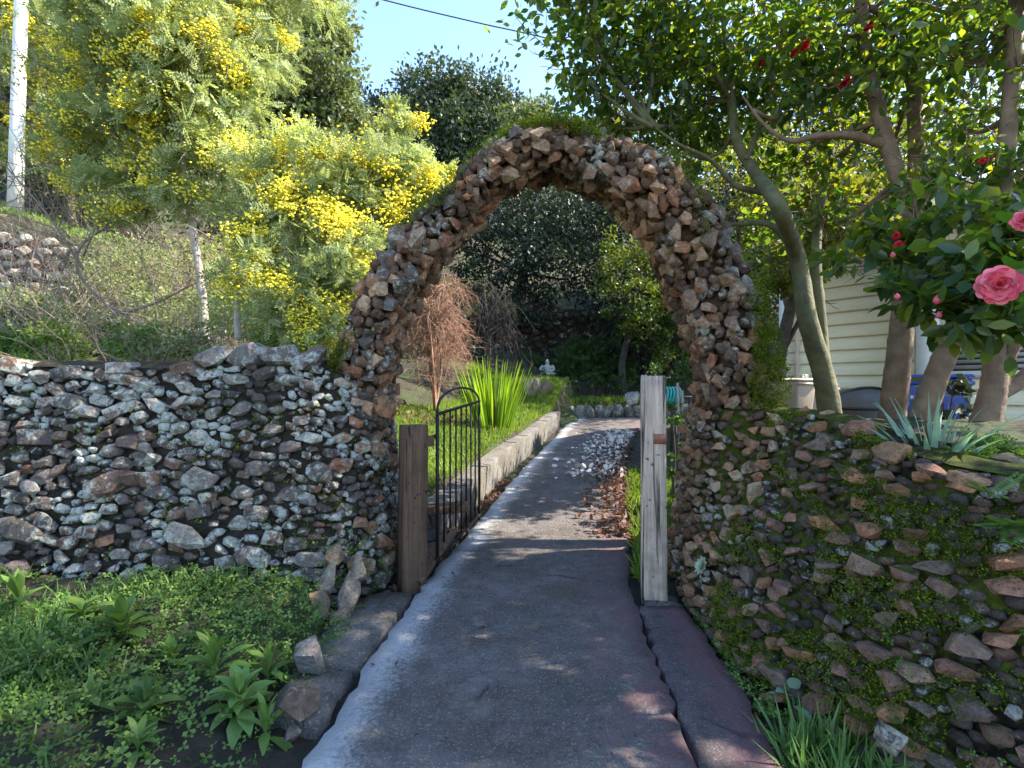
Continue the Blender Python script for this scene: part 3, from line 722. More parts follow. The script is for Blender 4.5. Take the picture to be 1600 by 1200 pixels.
fk = empty('stone_edging', (1.9, 12.6, .45), 'low curved edging of grey stones where the lawn meets the far driveway', 'edging')
for i in range(15):
    t = i / 14; c = np.array([1.45 + 3.6 * t, 13.0 + .45 * t, 0]); c[2] = .30 + .05 * (c[1] - 10) + .13
    lone_stone(fk, c, (.29, .24, .38), Vg, pick([(.3, .28, .25), (.22, .2, .18)], rng), rng.normal(0, .3), seed=200 + i)
pr = tag(lone_stone(None, at(988, 622, 12.9), (.5, .3, .4), Vg, (.3, .29, .28), .4, 'boulder', 5), 'grey boulder lying at the end of the far stone edging', 'boulder')
for i, (u, v, w, h, lb) in enumerate([(832, 608, 40, 42, 'sunlit tan boulder on the lawn nearest the iris clump'), (855, 608, 32, 38, 'rounded boulder on the lawn below the seated statue')]):
    tag(lone_stone(None, at(u, v, 12.7), (w / 800 * 12.7, .5, h / 800 * 12.7), Va, (.34, .28, .2), .5, 'boulder', 8 + i), lb, 'boulder', 'boulders on the lawn')
# left post
def post(name, c, w, h, mat, rz, label, lean=(0, 0), parts=()):
    root = empty(name, c, label, 'post'); k = 9; V = []; n = 12
    sq = [(-1, -1), (-.33, -1.02), (.33, -.98), (1, -1), (1.02, -.33), (.98, .33), (1, 1), (.33, 1.0), (-.33, 1.02), (-1, 1), (-1.0, .33), (-.98, -.33)]
    for i in range(k):
        t = i / (k - 1)
        for x, y in sq:
            q = w / 2 * (1 + rng.normal(0, .012)) * (1 + .05 * (1 - t))
            cs, sn = math.cos(rz), math.sin(rz)
            V.append((c[0] + (x * cs - y * sn) * q + lean[0] * t, c[1] + (x * sn + y * cs) * q + lean[1] * t, c[2] - .05 + (h + .05) * t + (rng.normal(0, .006) if i == k - 1 else 0)))
    V.append((c[0] + lean[0], c[1] + lean[1], c[2] + h + .004)); Q = [(i * n + j, i * n + (j + 1) % n, (i + 1) * n + (j + 1) % n, (i + 1) * n + j) for i in range(k - 1) for j in range(n)]
    T = [((k - 1) * n + j, (k - 1) * n + (j + 1) % n, k * n) for j in range(n)]
    mb = MB(); mb.add(V, T, Q); mb.build('post_shaft', mat, root)
    return root
pl_ = post('gate_post', (-.66, 3.36, 0), .15, 1.03, M['wood_dark'], R(28), 'dark split weathered wooden gate post that the iron gate hangs from', (.01, .02))
mb = MB(); mb.box((-.57, 3.40, .92), (.10, .05, .07), R(30)); mb.build('hinge_block', M['wood_dark'], pl_, bevel=.006)
pr_ = post('gate_post', (.885, 3.2, 0), .145, 1.345, M['wood_grey'], R(-12), 'pale grey square wooden gate post standing alone with a rust mark', (-.005, .0))
mb = MB(); cs, sn = math.cos(R(-12)), math.sin(R(-12)); mb.box((.885 + .035 * cs - (-.0775) * sn, 3.2 + .035 * sn + (-.0775) * cs, .965), (.075, .008, .06), R(-12)); mb.build('rust_plate', M['rust'], pr_)
# gate
gate = empty('iron_gate', (-.5, 3.5, 0), 'open black wrought iron gate with thin bars and a bowed top', 'gate')
G0 = np.array([-.505, 3.46]); G1 = np.array([-.295, 4.62]); 
def gp(t, z): q = G0 + (G1 - G0) * t; return (q[0], q[1], z)
for t in (0.0, 1.0):
    mb = MB(); mb.tube([gp(t, .07), gp(t, 1.12)], .012, 8); mb.build('stile', M['iron'], gate)
for i in range(1, 8):
    mb = MB(); mb.tube([gp(i / 8, .1), gp(i / 8, 1.1 + .006 * i)], .0075, 6); mb.build('bar', M['iron'], gate)
for z in (.12, 1.095):
    mb = MB(); mb.tube([gp(-.01, z), gp(1.01, z + (.05 if z > 1 else 0))], .012, 6); mb.build('rail', M['iron'], gate)
mb = MB(); mb.tube([gp(.5 - .5 * math.cos(a), 1.11 + .16 * math.sin(a) ** .8) for a in np.linspace(0, math.pi, 22)], .009, 6); mb.build('bow', M['iron'], gate)
mb = MB(); mb.tube([(-.60, 3.42, .93), (-.50, 3.47, .95)], .014, 6); mb.tube([(-.60, 3.42, .25), (-.50, 3.47, .25)], .014, 6); mb.build('hinge', M['iron'], gate)
mb = MB(); mb.box((0, 0, 0), (.10, .52, .035)); o = mb.build('plank', M['wood_dark'], None, bevel=.004); o.location = (-.535, 3.52, .13); o.rotation_euler = (R(24), R(10), R(-18)); o.name = 'loose_board'
tag(o, 'short dark loose board leaning at the foot of the iron gate', 'board')
mb = MB(); mb.box((0, 0, 0), (.62, .16, .06)); o = mb.build('timber_sleeper', M['wood_dark'], None, bevel=.006); o.location = (-.66, 4.08, .30); o.rotation_euler = (0, R(-3), R(8))
tag(o, 'mossy timber edging beam behind the open iron gate', 'beam')

# flagstones beside the path
def flag(name, pts, z, mat, label):
    pts = np.array(pts, float); n = len(pts); pts = np.repeat(pts, 4, 0) * (1 - np.tile([0, .25, .5, .75], n))[:, None] + np.repeat(np.roll(pts, -1, 0), 4, 0) * np.tile([0, .25, .5, .75], n)[:, None] + rng.normal(0, .012, (n * 4, 2)); n = n * 4
    V = np.concatenate([np.c_[pts, np.full(n, z) + rng.normal(0, .008, n)], np.c_[pts, np.full(n, z - .12)], [[*pts.mean(0), z + .012]]])
    mb = MB(); mb.add(V, [(i, (i + 1) % n, 2 * n) for i in range(n)], [(i, i + n, (i + 1) % n + n, (i + 1) % n) for i in range(n)])
    return tag(mb.build(name, mat, None), label, 'flagstone')
flag('flagstone', [(-1.0, 2.42), (-.72, 2.36), (-.66, 2.75), (-.64, 3.12), (-.78, 3.2), (-.94, 3.05)], .008, M['flag'], 'rough flat flagstone between the path and the foot of the grey wall')
flag('flagstone', [(-.98, 2.02), (-.75, 1.95), (-.73, 2.32), (-.98, 2.38)], .004, M['flag'], 'small dark flagstone beside the pale path edge near the weeds')
flag('flagstone', [(.80, 3.04), (1.0, 3.0), (1.04, 3.25), (.84, 3.32)], -.03, M['flag'], 'broken grey slab at the foot of the pale gate post')
for i, (u, v, y, w, h, d, lb) in enumerate([(468, 1100, 2.02, 60, 62, .16, 'brown angular rock beside the leafy weed and path corner'), (458, 1146, 1.9, 30, 26, .08, 'small brown stone just in front of the angular rock'),
        (160, 1190, 1.95, 110, 30, .2, 'pale flat rock lying on the soil below the weeds'), (485, 1030, 2.3, 44, 70, .12, 'upright grey rock leaning beside the flagstone'), (1395, 1155, 1.66, 52, 44, .1, 'smooth dark round stone at the foot of the mossy wall'),
        (70, 1010, 2.55, 90, 40, .2, 'brown rock half hidden in the tall weeds'), (40, 1180, 1.98, 80, 34, .2, 'grey rock in the corner below the tall weeds'), (265, 1185, 1.96, 46, 26, .12, 'small rounded rock below the star-shaped rosette')]):
    tag(lone_stone(None, at(u, v, y), (w / 800 * y, d, h / 800 * y), Va if i in (0, 1, 4, 5) else Vg, [(.24, .16, .11), (.2, .14, .11), (.3, .28, .25), (.22, .2, .19), (.10, .095, .1), (.2, .13, .09), (.2, .19, .18), (.26, .23, .2)][i], .3, 'rock', 60 + i, .2), lb, 'rock')
# tall tan rocks at the wall corner
for i, (u, v, y, w, h) in enumerate([(512, 905, 2.98, 30, 62), (500, 950, 2.88, 34, 50), (545, 930, 2.95, 38, 66), (535, 968, 2.84, 44, 46), (560, 890, 3.05, 30, 50), (525, 865, 3.05, 36, 34)]):
    lone_stone(wall_l, at(u, v, y), (w / 800 * y, .12, h / 800 * y), Va, [(.42, .33, .24), (.36, .25, .17)][i % 2], .5, seed=300 + i, tilt=.3)

# ------------------------------------------------------------------ house on the right
HA, HB = np.array([4.78, 9.0]), np.array([7.4, 5.3]); hd = (HB - HA) / np.linalg.norm(HB - HA); hn = np.array([-hd[1], hd[0]]) * -1.0
if hn[0] > 0: hn = -hn
HLen = np.linalg.norm(HB - HA); HZ0 = .42; rzh = math.atan2(hd[1], hd[0])
house = empty('house', (HA[0], HA[1], HZ0), 'pale yellow clapboard house with white trim behind the camellias', 'house')
def hp(s, o=0.0): return HA + hd * s - hn * (-o)
def hbox(name, s0, s1, z0, z1, off, th, mat, parent=house, bevel=0):
    c = HA + hd * (s0 + s1) / 2 + hn * (off + th / 2); mb = MB(); mb.box((c[0], c[1], (z0 + z1) / 2), (s1 - s0, th, z1 - z0), rzh)
    return mb.build(name, mat, parent, bevel=bevel)
mb = MB(); q = [HA, HB, HB - hn * 5, HA - hn * 5]; hz = 3.75
V = [(*p, HZ0 - .3) for p in q] + [(*p, hz) for p in q]
mb.add(V, quads=[(0, 1, 5, 4), (1, 2, 6, 5), (2, 3, 7, 6), (3, 0, 4, 7)]); mb.build('wall_body', M['siding'], house)
# door and window positions along the front, from sight lines
def s_at(u):   # where the sight line of column u meets the front
    k = (u - 800) / 800; return float((k * HA[1] - HA[0]) / (hd[0] - k * hd[1]))
sd0, sd1 = s_at(1433), s_at(1470); sw0, sw1 = s_at(1474), s_at(1680)
bh = .205; z = HZ0
while z < 3.6:
    spans = [(.05, sd0 - .02)]
    if z + bh < 1.50 or z > 2.35: spans.append((sd1 + .02, HLen))
    for a, b in spans:
        c0 = HA + hd * a; c1 = HA + hd * b; V = []
        for cc in (c0, c1):
            for o_, zz in ((.0, z), (.034, z - .012), (.036, z + .004), (.010, z + bh - .008), (0, z + bh - .006)): V.append((*(cc + hn * o_), zz))
        mb = MB(); mb.add(V, quads=[(i, i + 1, i + 6, i + 5) for i in range(4)] + [(4, 0, 5, 9)], tris=[(0, 1, 2), (0, 2, 3), (0, 3, 4), (5, 7, 6), (5, 8, 7), (5, 9, 8)]); mb.build('plank', M['siding'], house)
    z += bh
hbox('corner_trim', -.06, .06, HZ0 - .1, 3.7, .0, .05, M['white'])
hbox('door_trim', sd0, sd1, HZ0, 3.2, .0, .055, M['white'])
hbox('foundation', 0, HLen, HZ0 - .4, HZ0 - .02, .0, .02, M['darkgrey'])
pc = HA + hd * s_at(1249) + hn * .07; mb = MB(); mb.tube([(pc[0], pc[1], HZ0), (pc[0], pc[1], 3.65)], .035, 10); mb.build('downpipe', simple('pipe_paint', (.62, .47, .36), .5, .05, 5, 0), house, True)
win = hbox('window', sw0 + .03, sw1, 1.48, 2.33, -.02, .03, M['darkgrey'])
hbox('sill', sw0, sw1 + .05, 1.38, 1.47, .0, .09, M['white'], win); WL[win.name] = Vector((0, 0, 0))
zz = 1.50
while zz < 2.3:
    c = HA + hd * (sw0 + sw1 + .03) / 2 + hn * .04; mb = MB(); mb.box((c[0], c[1], zz + .03), (sw1 - sw0 - .05, .014, .05), rzh); mb.build('slat', M['slat'], win); zz += .075
# roof
rm = (HA + HB) / 2; e0 = HA - hd * .5 + hn * .55; e1 = HB + hd * .5 + hn * .55; r0 = HA - hd * .5 - hn * 2.5; r1 = HB + hd * .5 - hn * 2.5; b0 = HA - hd * .5 - hn * 5.5; b1 = HB + hd * .5 - hn * 5.5
mb = MB(); mb.add([(*e0, 3.7), (*e1, 3.7), (*r1, 4.6), (*r0, 4.6), (*b1, 3.7), (*b0, 3.7), (*e0, 3.6), (*e1, 3.6), (*b1, 3.6), (*b0, 3.6)],
    quads=[(0, 1, 2, 3), (3, 2, 4, 5), (7, 6, 9, 8), (6, 7, 1, 0), (8, 9, 5, 4)], tris=[(0, 3, 5), (1, 4, 2)]); mb.build('roof', M['roofing'], house)

# bins and things by the house
def cart(name, c, w, d, h, rz, mat, lidmat, label, tiltx=0, cat='bin'):
    root = empty(name, c, label, cat); root.rotation_euler = (tiltx, 0, rz); WL[root.name] = Vector((0, 0, 0))
    mb = MB(); b = [(-w * .42, -d * .42, .03), (w * .42, -d * .42, .03), (w * .42, d * .42, .03), (-w * .42, d * .42, .03)]; t = [(-w / 2, -d / 2, h * .92), (w / 2, -d / 2, h * .92), (w / 2, d / 2, h * .95), (-w / 2, d / 2, h * .95)]
    mb.add(b + t, quads=[(3, 2, 1, 0), (4, 5, 6, 7), (0, 1, 5, 4), (1, 2, 6, 5), (2, 3, 7, 6), (3, 0, 4, 7)]); mb.build('body', mat, root, bevel=.02)
    mb = MB(); mb.box((0, 0, h * .965), (w * 1.06, d * 1.08, h * .05), 0, .06); mb.build('lid', lidmat, root, bevel=.015)
    mb = MB(); mb.box((0, -d * .51, h * .86), (w * 1.02, .03, h * .05)); mb.build('rim', mat, root)
    for sx in (-1, 1):
        mb = MB(); mb.tube([(sx * w * .36, d * .48, .11), (sx * w * .44, d * .48, .11)], .11, 14); mb.build('wheel', M['black'], root)
    return root
def text(body, size, M4, mat, parent=None, name='lettering'):
    c = bpy.data.curves.new(name, 'FONT'); c.body = body; c.size = size; c.align_x = 'CENTER'; c.extrude = .0015; c.materials.append(mat)
    t = bpy.data.objects.new(name, c); COL.objects.link(t); bpy.context.view_layer.update(); me = bpy.data.meshes.new_from_object(t.evaluated_get(bpy.context.evaluated_depsgraph_get())); bpy.data.objects.remove(t)
    o = bpy.data.objects.new(name, me); COL.objects.link(o); o.parent = parent; o.matrix_basis = M4; return o
pb = at(1446, 640, 5.6)
blue = cart('recycling_bin', (pb[0] + .05, 5.6, H(pb[0], 5.6)), .60, .6, float(1.41 - H(pb[0], 5.6)), R(-30), M['blue'], M['blue'], 'blue plastic recycling bin with white print behind the camellia trunks')
bh_ = float(1.41 - H(pb[0], 5.6))
text('RECYCLE\nONLY', .055, Matrix.Translation((-.10, -.300, bh_ * .62)) @ Matrix.Rotation(R(90 - 3), 4, 'X'), M['print'], blue)
p1 = at(1262, 615, 5.6); g1 = float(H(p1[0], 5.6))
cart('storage_bin', (p1[0], 5.6, g1), .40, .4, float(1.31 - g1), R(10), M['tan'], M['tan'], 'brown square plastic bin beside the mossy camellia trunk')
p1 = at(1234, 610, 5.1); g1 = float(H(p1[0], 5.1))
c2 = cart('storage_bin', (p1[0], 5.1, g1), .24, .4, float(1.36 - g1), R(18), M['tan'], simple('cream_plastic', (.6, .52, .38), .5, .05, 5, 0), 'narrow tan bin with a cream lid right behind the arch foot')
text('670', .05, Matrix.Translation((-.02, -.200, .42)) @ Matrix.Rotation(R(88), 4, 'X'), M['print'], c2)
tb = at(1346, 640, 6.0); gt = float(H(tb[0], 6.0)); tub = empty('domed_tub', (tb[0], 6.0, gt), 'dark grey round domed tub with a raised rim against the yellow house', 'tub')
tz = 1.25 - gt; mb = MB(); mb.lathe((tb[0], 6.0, gt), [(.44, 0), (.47, tz * .55), (.47, tz * .6), (.44, tz * .72), (.34, tz * .88), (.18, tz * .97), (.001, tz)], 24); mb.build('dome', M['darkgrey'], tub, 'all')
mb = MB(); ang = np.linspace(0, 2 * math.pi, 30); mb.tube([(tb[0] + .48 * math.cos(a), 6 + .48 * math.sin(a), gt + tz * .58) for a in ang], .018, 6); mb.build('rim', M['black'], tub)
mb = MB(); mb.tube([(tb[0] + .46 * math.cos(a), 6.0 - .12, gt + tz * .40 + tz * .62 * math.sin(a)) for a in np.linspace(.12, math.pi - .12, 20)], .017, 6); mb.build('hoop', M['black'], tub)

# hose reel, stakes, bicycle behind the pale post
hc = at(1051, 620, 8.6); hose = empty('hose_coil', (hc[0], 8.6, float(H(hc[0], 8.6))), 'coil of teal garden hose hanging behind the pale gate post', 'hose')
for i in range(5):
    x = hc[0] - .10 + .052 * i; mb = MB(); mb.tube([(x + .01 * math.sin(a * 3), 8.6 + .06 * math.cos(a), hc[2] + .02 + .14 * math.sin(a)) for a in np.linspace(0, 2 * math.pi, 18)], .018, 6); mb.build('coil', M['teal'], hose)
mb = MB(); mb.tube([(hc[0], 8.66, H(hc[0], 8.66) - .05), (hc[0], 8.66, hc[2] + .17)], .02, 6); mb.build('hanger', M['wood_dark'], hose)
for u, v0, lb in ((1059.5, 598, 'thin grey stake just beside the teal hose coil'), (1067, 610, 'thicker pale stake between hose coil and bicycle')):
    p = at(u, v0, 8.3); z0 = float(H(p[0], 8.3)) - .05; mb = MB(); mb.tube([(p[0], 8.3, z0), (p[0] + .01, 8.3, (z0 + p[2]) / 2), (p[0] - .01, 8.3, p[2])], .018, 6, wob=.15)
    tag(mb.build('garden_stake', M['wood_grey'], None), lb, 'stake')
bc = at(1080, 600, 8.9); bz = float(H(bc[0], 8.9)); bike = empty('bicycle', (bc[0], 8.9, bz), 'bare metal bicycle leaning half hidden behind the arch foot', 'bicycle')
def ring(c, r, tr, n=26, tilt=0.5):
    a = np.linspace(0, 2 * math.pi, n); return [(c[0] + r * math.cos(t) * math.cos(tilt), c[1] + r * math.cos(t) * math.sin(tilt), c[2] + r * math.sin(t)) for t in a]
tl = R(35); fx = np.array([math.cos(tl), math.sin(tl), 0])
w0 = np.array([bc[0] - .12, 8.75, bz + .30]); w1 = w0 + fx * .95
for w in (w0, w1):
    mb = MB(); mb.tube(ring(w, .29, 0, tilt=tl), .018, 6); t_ = mb.build('wheel', M['black'], bike)
    mb = MB()
    mb.tube(ring(w, .27, 0, tilt=tl), .008, 5)
    for a in np.linspace(0, math.pi, 7)[:-1]: d_ = fx * math.cos(a) * .27 + np.array([0, 0, .27 * math.sin(a)]); mb.tube([w - d_, w + d_], .003, 3)
    mb.build('rim', M['chrome'], t_)
hd_ = w0 + fx * .12 + np.array([0, 0, .42]); sb_ = w0 + fx * .58 + np.array([0, 0, .40]); bb = w0 + fx * .45 + np.array([0, 0, -.02])
mb = MB()
for a, b in ((w0, hd_), (hd_, sb_), (hd_, bb), (bb, sb_), (bb, w1), (sb_, w1), (hd_, hd_ + np.array([0, 0, .14]))): mb.tube([a, b], .014, 6)
mb.build('frame', M['chrome'], bike)
hh_ = hd_ + np.array([0, 0, .16]); sd_ = np.array([-fx[1], fx[0], 0]); mb = MB(); mb.tube([hh_ - sd_ * .25 + fx * .08, hh_ - sd_ * .08, hh_ + sd_ * .08, hh_ + sd_ * .25 + fx * .08], .012, 6); mb.build('handlebar', M['chrome'], bike)
mb = MB(); s_ = sb_ + np.array([0, 0, .1]); mb.tube([s_ - fx * .12, s_, s_ + fx * .12], [.025, .04, .065], 8); mb.tube([sb_, s_], .012, 6); mb.build('saddle', M['black'], bike)

# statue
stt = at(855, 588, 15.0); sz0 = float(H(stt[0], 15.0)); stat = empty('statue', (stt[0], 15.0, sz0), 'small pale seated robed figure statue on a plinth before the dark hillside', 'statue')
mb = MB(); mb.lathe((stt[0], 15.0, sz0 - .05), [(.17, 0), (.16, .12), (.15, stt[2] - sz0 + .05), (.001, stt[2] - sz0 + .055)], 14); mb.build('plinth', M['statue'], stat, True)
mb = MB(); mb.lathe((stt[0], 15.0, stt[2]), [(.19, 0), (.21, .05), (.19, .10), (.13, .14), (.11, .2), (.135, .26), (.12, .31), (.05, .345), (.04, .36), (.06, .385), (.066, .42), (.05, .46), (.026, .475), (.022, .49), (.001, .50)], 16)
for sx in (-1, 1): mb.tube(bez([(stt[0] + sx * .13, 15.0, stt[2] + .31), (stt[0] + sx * .19, 14.96, stt[2] + .2), (stt[0] + sx * .05, 14.84, stt[2] + .13)], 5), .045, 7)
mb.tube(bez([(stt[0] - .22, 14.9, stt[2] + .05), (stt[0], 14.8, stt[2] + .045), (stt[0] + .22, 14.9, stt[2] + .05)], 5), .06, 7)
mb.build('figure', M['statue'], stat, 'all')

# ------------------------------------------------------------------ pole, wire
pp = at(25, 365, 10.0); mb = MB(); pz0 = float(H(pp[0], 10.0))
mb.tube([(pp[0] - .02, 10.0, pz0 - .2), (pp[0] + .03, 10, 6.5), (pp[0] + .16, 10, 10.5), (pp[0] + .2, 10, 12)], [.13, .115, .10, .095], 14)
tag(mb.build('utility_pole', M['pole'], None, 'all'), 'tall smooth whitish pole rising above the terrace wall', 'pole')
mb = MB(); w = bez([at(380, -60, 12), at(600, 0, 12), at(740, 34, 12), at(880, 66, 12), at(1200, 150, 12)], 8); mb.tube(w, .014, 6)
tag(mb.build('overhead_wire', M['black'], None), 'thin dark overhead wire crossing the blue sky', 'wire')

# terrace wall up the hillside (left) and dark retaining wall beyond the lawn
def rubble(name, base, top, n, rr, asp, mats, label, seed, backmat):
    root = empty(name, tuple(np.mean(base, 0)), label, 'wall'); f, L, hh = polysurf(base, top)
    backing('mortar', f, L, hh, 40, 12, backmat, root, -.02, .02)
    P = pack(L, hh, np.random.default_rng(seed).uniform(*rr, n), asp, seed, 30, .9)
    return root, f, P
root, f, P = rubble('terrace_wall', [(-11.5, 9.15, 2.4), (-9, 9.15, 2.35), (-7, 9.2, 2.2), (-5.2, 9.2, 1.9)], [(-11.5, 9.35, 4.3), (-9, 9.35, 4.0), (-7, 9.4, 3.55), (-5.2, 9.4, 3.0)], 420, (.06, .11), 1.5, None, 'sunlit dry stone terrace wall below the whitish pole', 41, M['mortar_brown'])
Vt = variants(ROCKS, M['stone_terrace']); Vt2 = variants(ROCKS, stonemat('stone_terrace_piece', .3, moss=.15))
place_stones(root, f, P, 1.5, Vt2, lambda s, t, c, r_: pick([(.3, .24, .18), (.36, .3, .24), (.22, .17, .13), (.42, .36, .29)], r_), .8, .2, .2, 290, chink=M['stone_terrace'], score=lambda q: -q[0] * 0 - q[2], seed=42)
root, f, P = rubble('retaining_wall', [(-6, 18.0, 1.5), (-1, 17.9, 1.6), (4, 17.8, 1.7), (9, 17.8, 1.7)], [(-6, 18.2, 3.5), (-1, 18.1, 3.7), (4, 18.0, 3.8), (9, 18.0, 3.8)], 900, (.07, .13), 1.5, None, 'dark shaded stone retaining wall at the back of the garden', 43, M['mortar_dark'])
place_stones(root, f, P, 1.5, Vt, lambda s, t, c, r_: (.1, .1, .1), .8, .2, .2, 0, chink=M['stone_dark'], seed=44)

# ------------------------------------------------------------------ trees
def blobs_px(lst):
    out = []
    for b in lst:
        u, v, y, r = b[:4]; k = b[4] if len(b) > 4 else 1.0
        out.append((at(u, v, y), (r, r * k, r * .85)))
    return out
def tree(name, label, cat, group, base, trunkpts, r0, r1, blobs, dens, size, leaf, bark, tmpl=(DIA_T, DIA_F), br=.05, **k):
    root = empty(name, base, label, cat, group)
    mb = MB(); p = limb(mb, trunkpts, r0, r1, 10, 7, .06); mb.build('trunk', bark, root, True)
    mb = MB(); to_crown(mb, p[len(p) // 2:], blobs, br); mb.build('branches', bark, root)
    foliage('crown', blobs, dens, size, leaf, root, tmpl, **k)
    return root
def pods(name, blobs, n, parent, size=.10):
    """yellow blossom panicles: clusters of little puffs"""
    P = []; 
    for c, r in blobs:
        r = np.array(r); m = max(1, int(n * (r[0] ** 2)))
        d = unit(m); d[:, 1] = -np.abs(d[:, 1]) * .8 + .2 * d[:, 1]; q = np.array(c) + d * r * rng.uniform(.6, 1.1, (m, 1)); q = q[np.sin(q[:, 0] * 5.1 + 2 * q[:, 2]) * np.cos(q[:, 2] * 4.3 + q[:, 1]) > -.15]; P.append(q)
    P = np.concatenate(P); m = len(P); k = 110; sc = size * rng.uniform(.5, 1.5, m)
    Q = np.repeat(P, k, 0) + rng.normal(0, 1, (m * k, 3)) * np.repeat(sc, k)[:, None] * np.array([.75, .75, .55])
    oc = np.array([(1, 1, 1), (1, -1, -1), (-1, 1, -1), (-1, -1, 1)]) * .75; of = np.array([(0, 1, 2), (0, 3, 1), (0, 2, 3), (1, 3, 2)])
    V, T = scatter(Q, np.tile(np.eye(3), (len(Q), 1, 1)), .0135 * rng.uniform(.7, 1.5, len(Q)) * np.repeat(P[:, 1] / 6, k), oc, of)
    me = mesh_np(name, V, [T]); me.materials.append(M['blossom']); return mobj(name, me, parent)
AC = 'flowering mimosa trees behind the grey wall'
FR = (FRO_T, FRO_F)
def mimosa(label, trunk, r0, r1, bl, dens, pn, seed, size=.17, bark=M['bark_pale']):
    B = blobs_px(bl); root = tree('mimosa_tree', label, 'tree', AC, trunk[0], trunk, r0, r1, B, dens, size, M['l_acacia'], bark, FR, .016, flat=.6, droop=.25, shell=.45, jit=.3)
    pods('blossom', B, pn, root); return root
b1 = at(322, 535, 6.0)
mimosa('tall mimosa with pale slender trunk and yellow blossom behind the grey wall', [b1, at(315, 450, 6), at(296, 320, 6.0), at(284, 200, 6.05), at(276, 90, 6.1), at(272, -60, 6.2), at(262, -180, 6.2)], .047, .03,
    [(290, 60, 6.0, .75), (215, 30, 6.2, .7), (350, 20, 6.3, .6), (190, 130, 6.2, .6), (330, 160, 6.0, .6), (250, 170, 5.9, .6), (400, 90, 6.4, .5), (170, 220, 6.1, .55), (290, 270, 5.8, .5), (360, 250, 6, .45), (200, 300, 6, .4), (105, 120, 6.4, .35), (270, -80, 6.2, .9), (160, -60, 6.4, .8), (420, -60, 6.5, .8), (340, 90, 5.8, .5), (130, 260, 6.2, .5), (240, 90, 5.7, .5)], 1700, 46, 1)
b2 = at(372, 530, 5.2)
mimosa('bushy mimosa with thin forked stem leaning against the arch shoulder', [b2, at(372, 470, 5.2), at(385, 420, 5.2), at(420, 350, 5.2), at(470, 270, 5.3)], .035, .02,
    [(410, 270, 5.2, .42), (480, 250, 5.3, .42), (530, 290, 5.3, .45), (440, 350, 5.0, .42), (520, 380, 5.0, .42), (590, 300, 5.4, .4), (610, 235, 5.6, .3), (630, 190, 5.7, .2), (640, 270, 5.6, .3), (400, 430, 4.9, .33), (470, 450, 4.8, .36), (540, 440, 4.9, .3), (440, 510, 4.6, .25), (500, 505, 4.6, .25), (680, 280, 5.8, .28)], 3200, 100, 2, .14)
b3 = at(110, 420, 11.0); b3[2] = float(H(b3[0], 11.0)); 
mimosa('spreading mimosa beside the whitish pole above the terrace wall', [b3, b3 + [0, 0, 1.2], b3 + [-.3, .2, 2.6], b3 + [-.3, .2, 4.5]], .09, .04,
    [(80, 130, 11.2, 1.0), (20, 60, 11.5, 1.1), (120, 60, 11, 1.0), (60, 230, 11.2, .8), (130, 200, 10.8, .8), (-40, 160, 11.4, 1.2), (150, 285, 10.5, .5), (70, -60, 11.2, 1.3)], 900, 26, 3, .22, M['bark_dark'])
# purple-twigged plum and bare branches in front of the terrace wall
plum = empty('plum_shrub', at(330, 560, 6.4), 'bare branching plum shrub with purple buds in front of the terrace wall', 'shrub')
mb = MB()
for pts, r in (([(320, 540, 6.4), (190, 490, 6.3), (125, 430, 6.3), (130, 380, 6.3), (190, 345, 6.3), (230, 330, 6.3)], .022), ([(190, 490, 6.3), (250, 470, 6.2), (310, 440, 6.2), (420, 390, 6.2)], .018), ([(131, 400, 6.3), (150, 330, 6.2), (100, 240, 6.2), (75, 170, 6.2)], .014), ([(130, 420, 6.4), (70, 330, 6.4), (0, 250, 6.4)], .016)):
    p = limb(mb, [at(*q) for q in pts], r, r * .5, 6, 6)
    for _ in range(34): twigs(mb, p[rng.integers(3, len(p))], unit(1)[0] + np.array([0, 0, .5]), .7, .006, 2, n=3, kids=2)
mb.build('branches', M['twig_grey'], plum)
foliage('buds', blobs_px([(260, 370, 6.2, .5), (310, 400, 6.2, .4), (200, 380, 6.3, .45), (280, 440, 6.2, .4)]), 520, .035, M['l_purple'], plum, shell=.2, jit=.4)['kind'] = 'stuff'
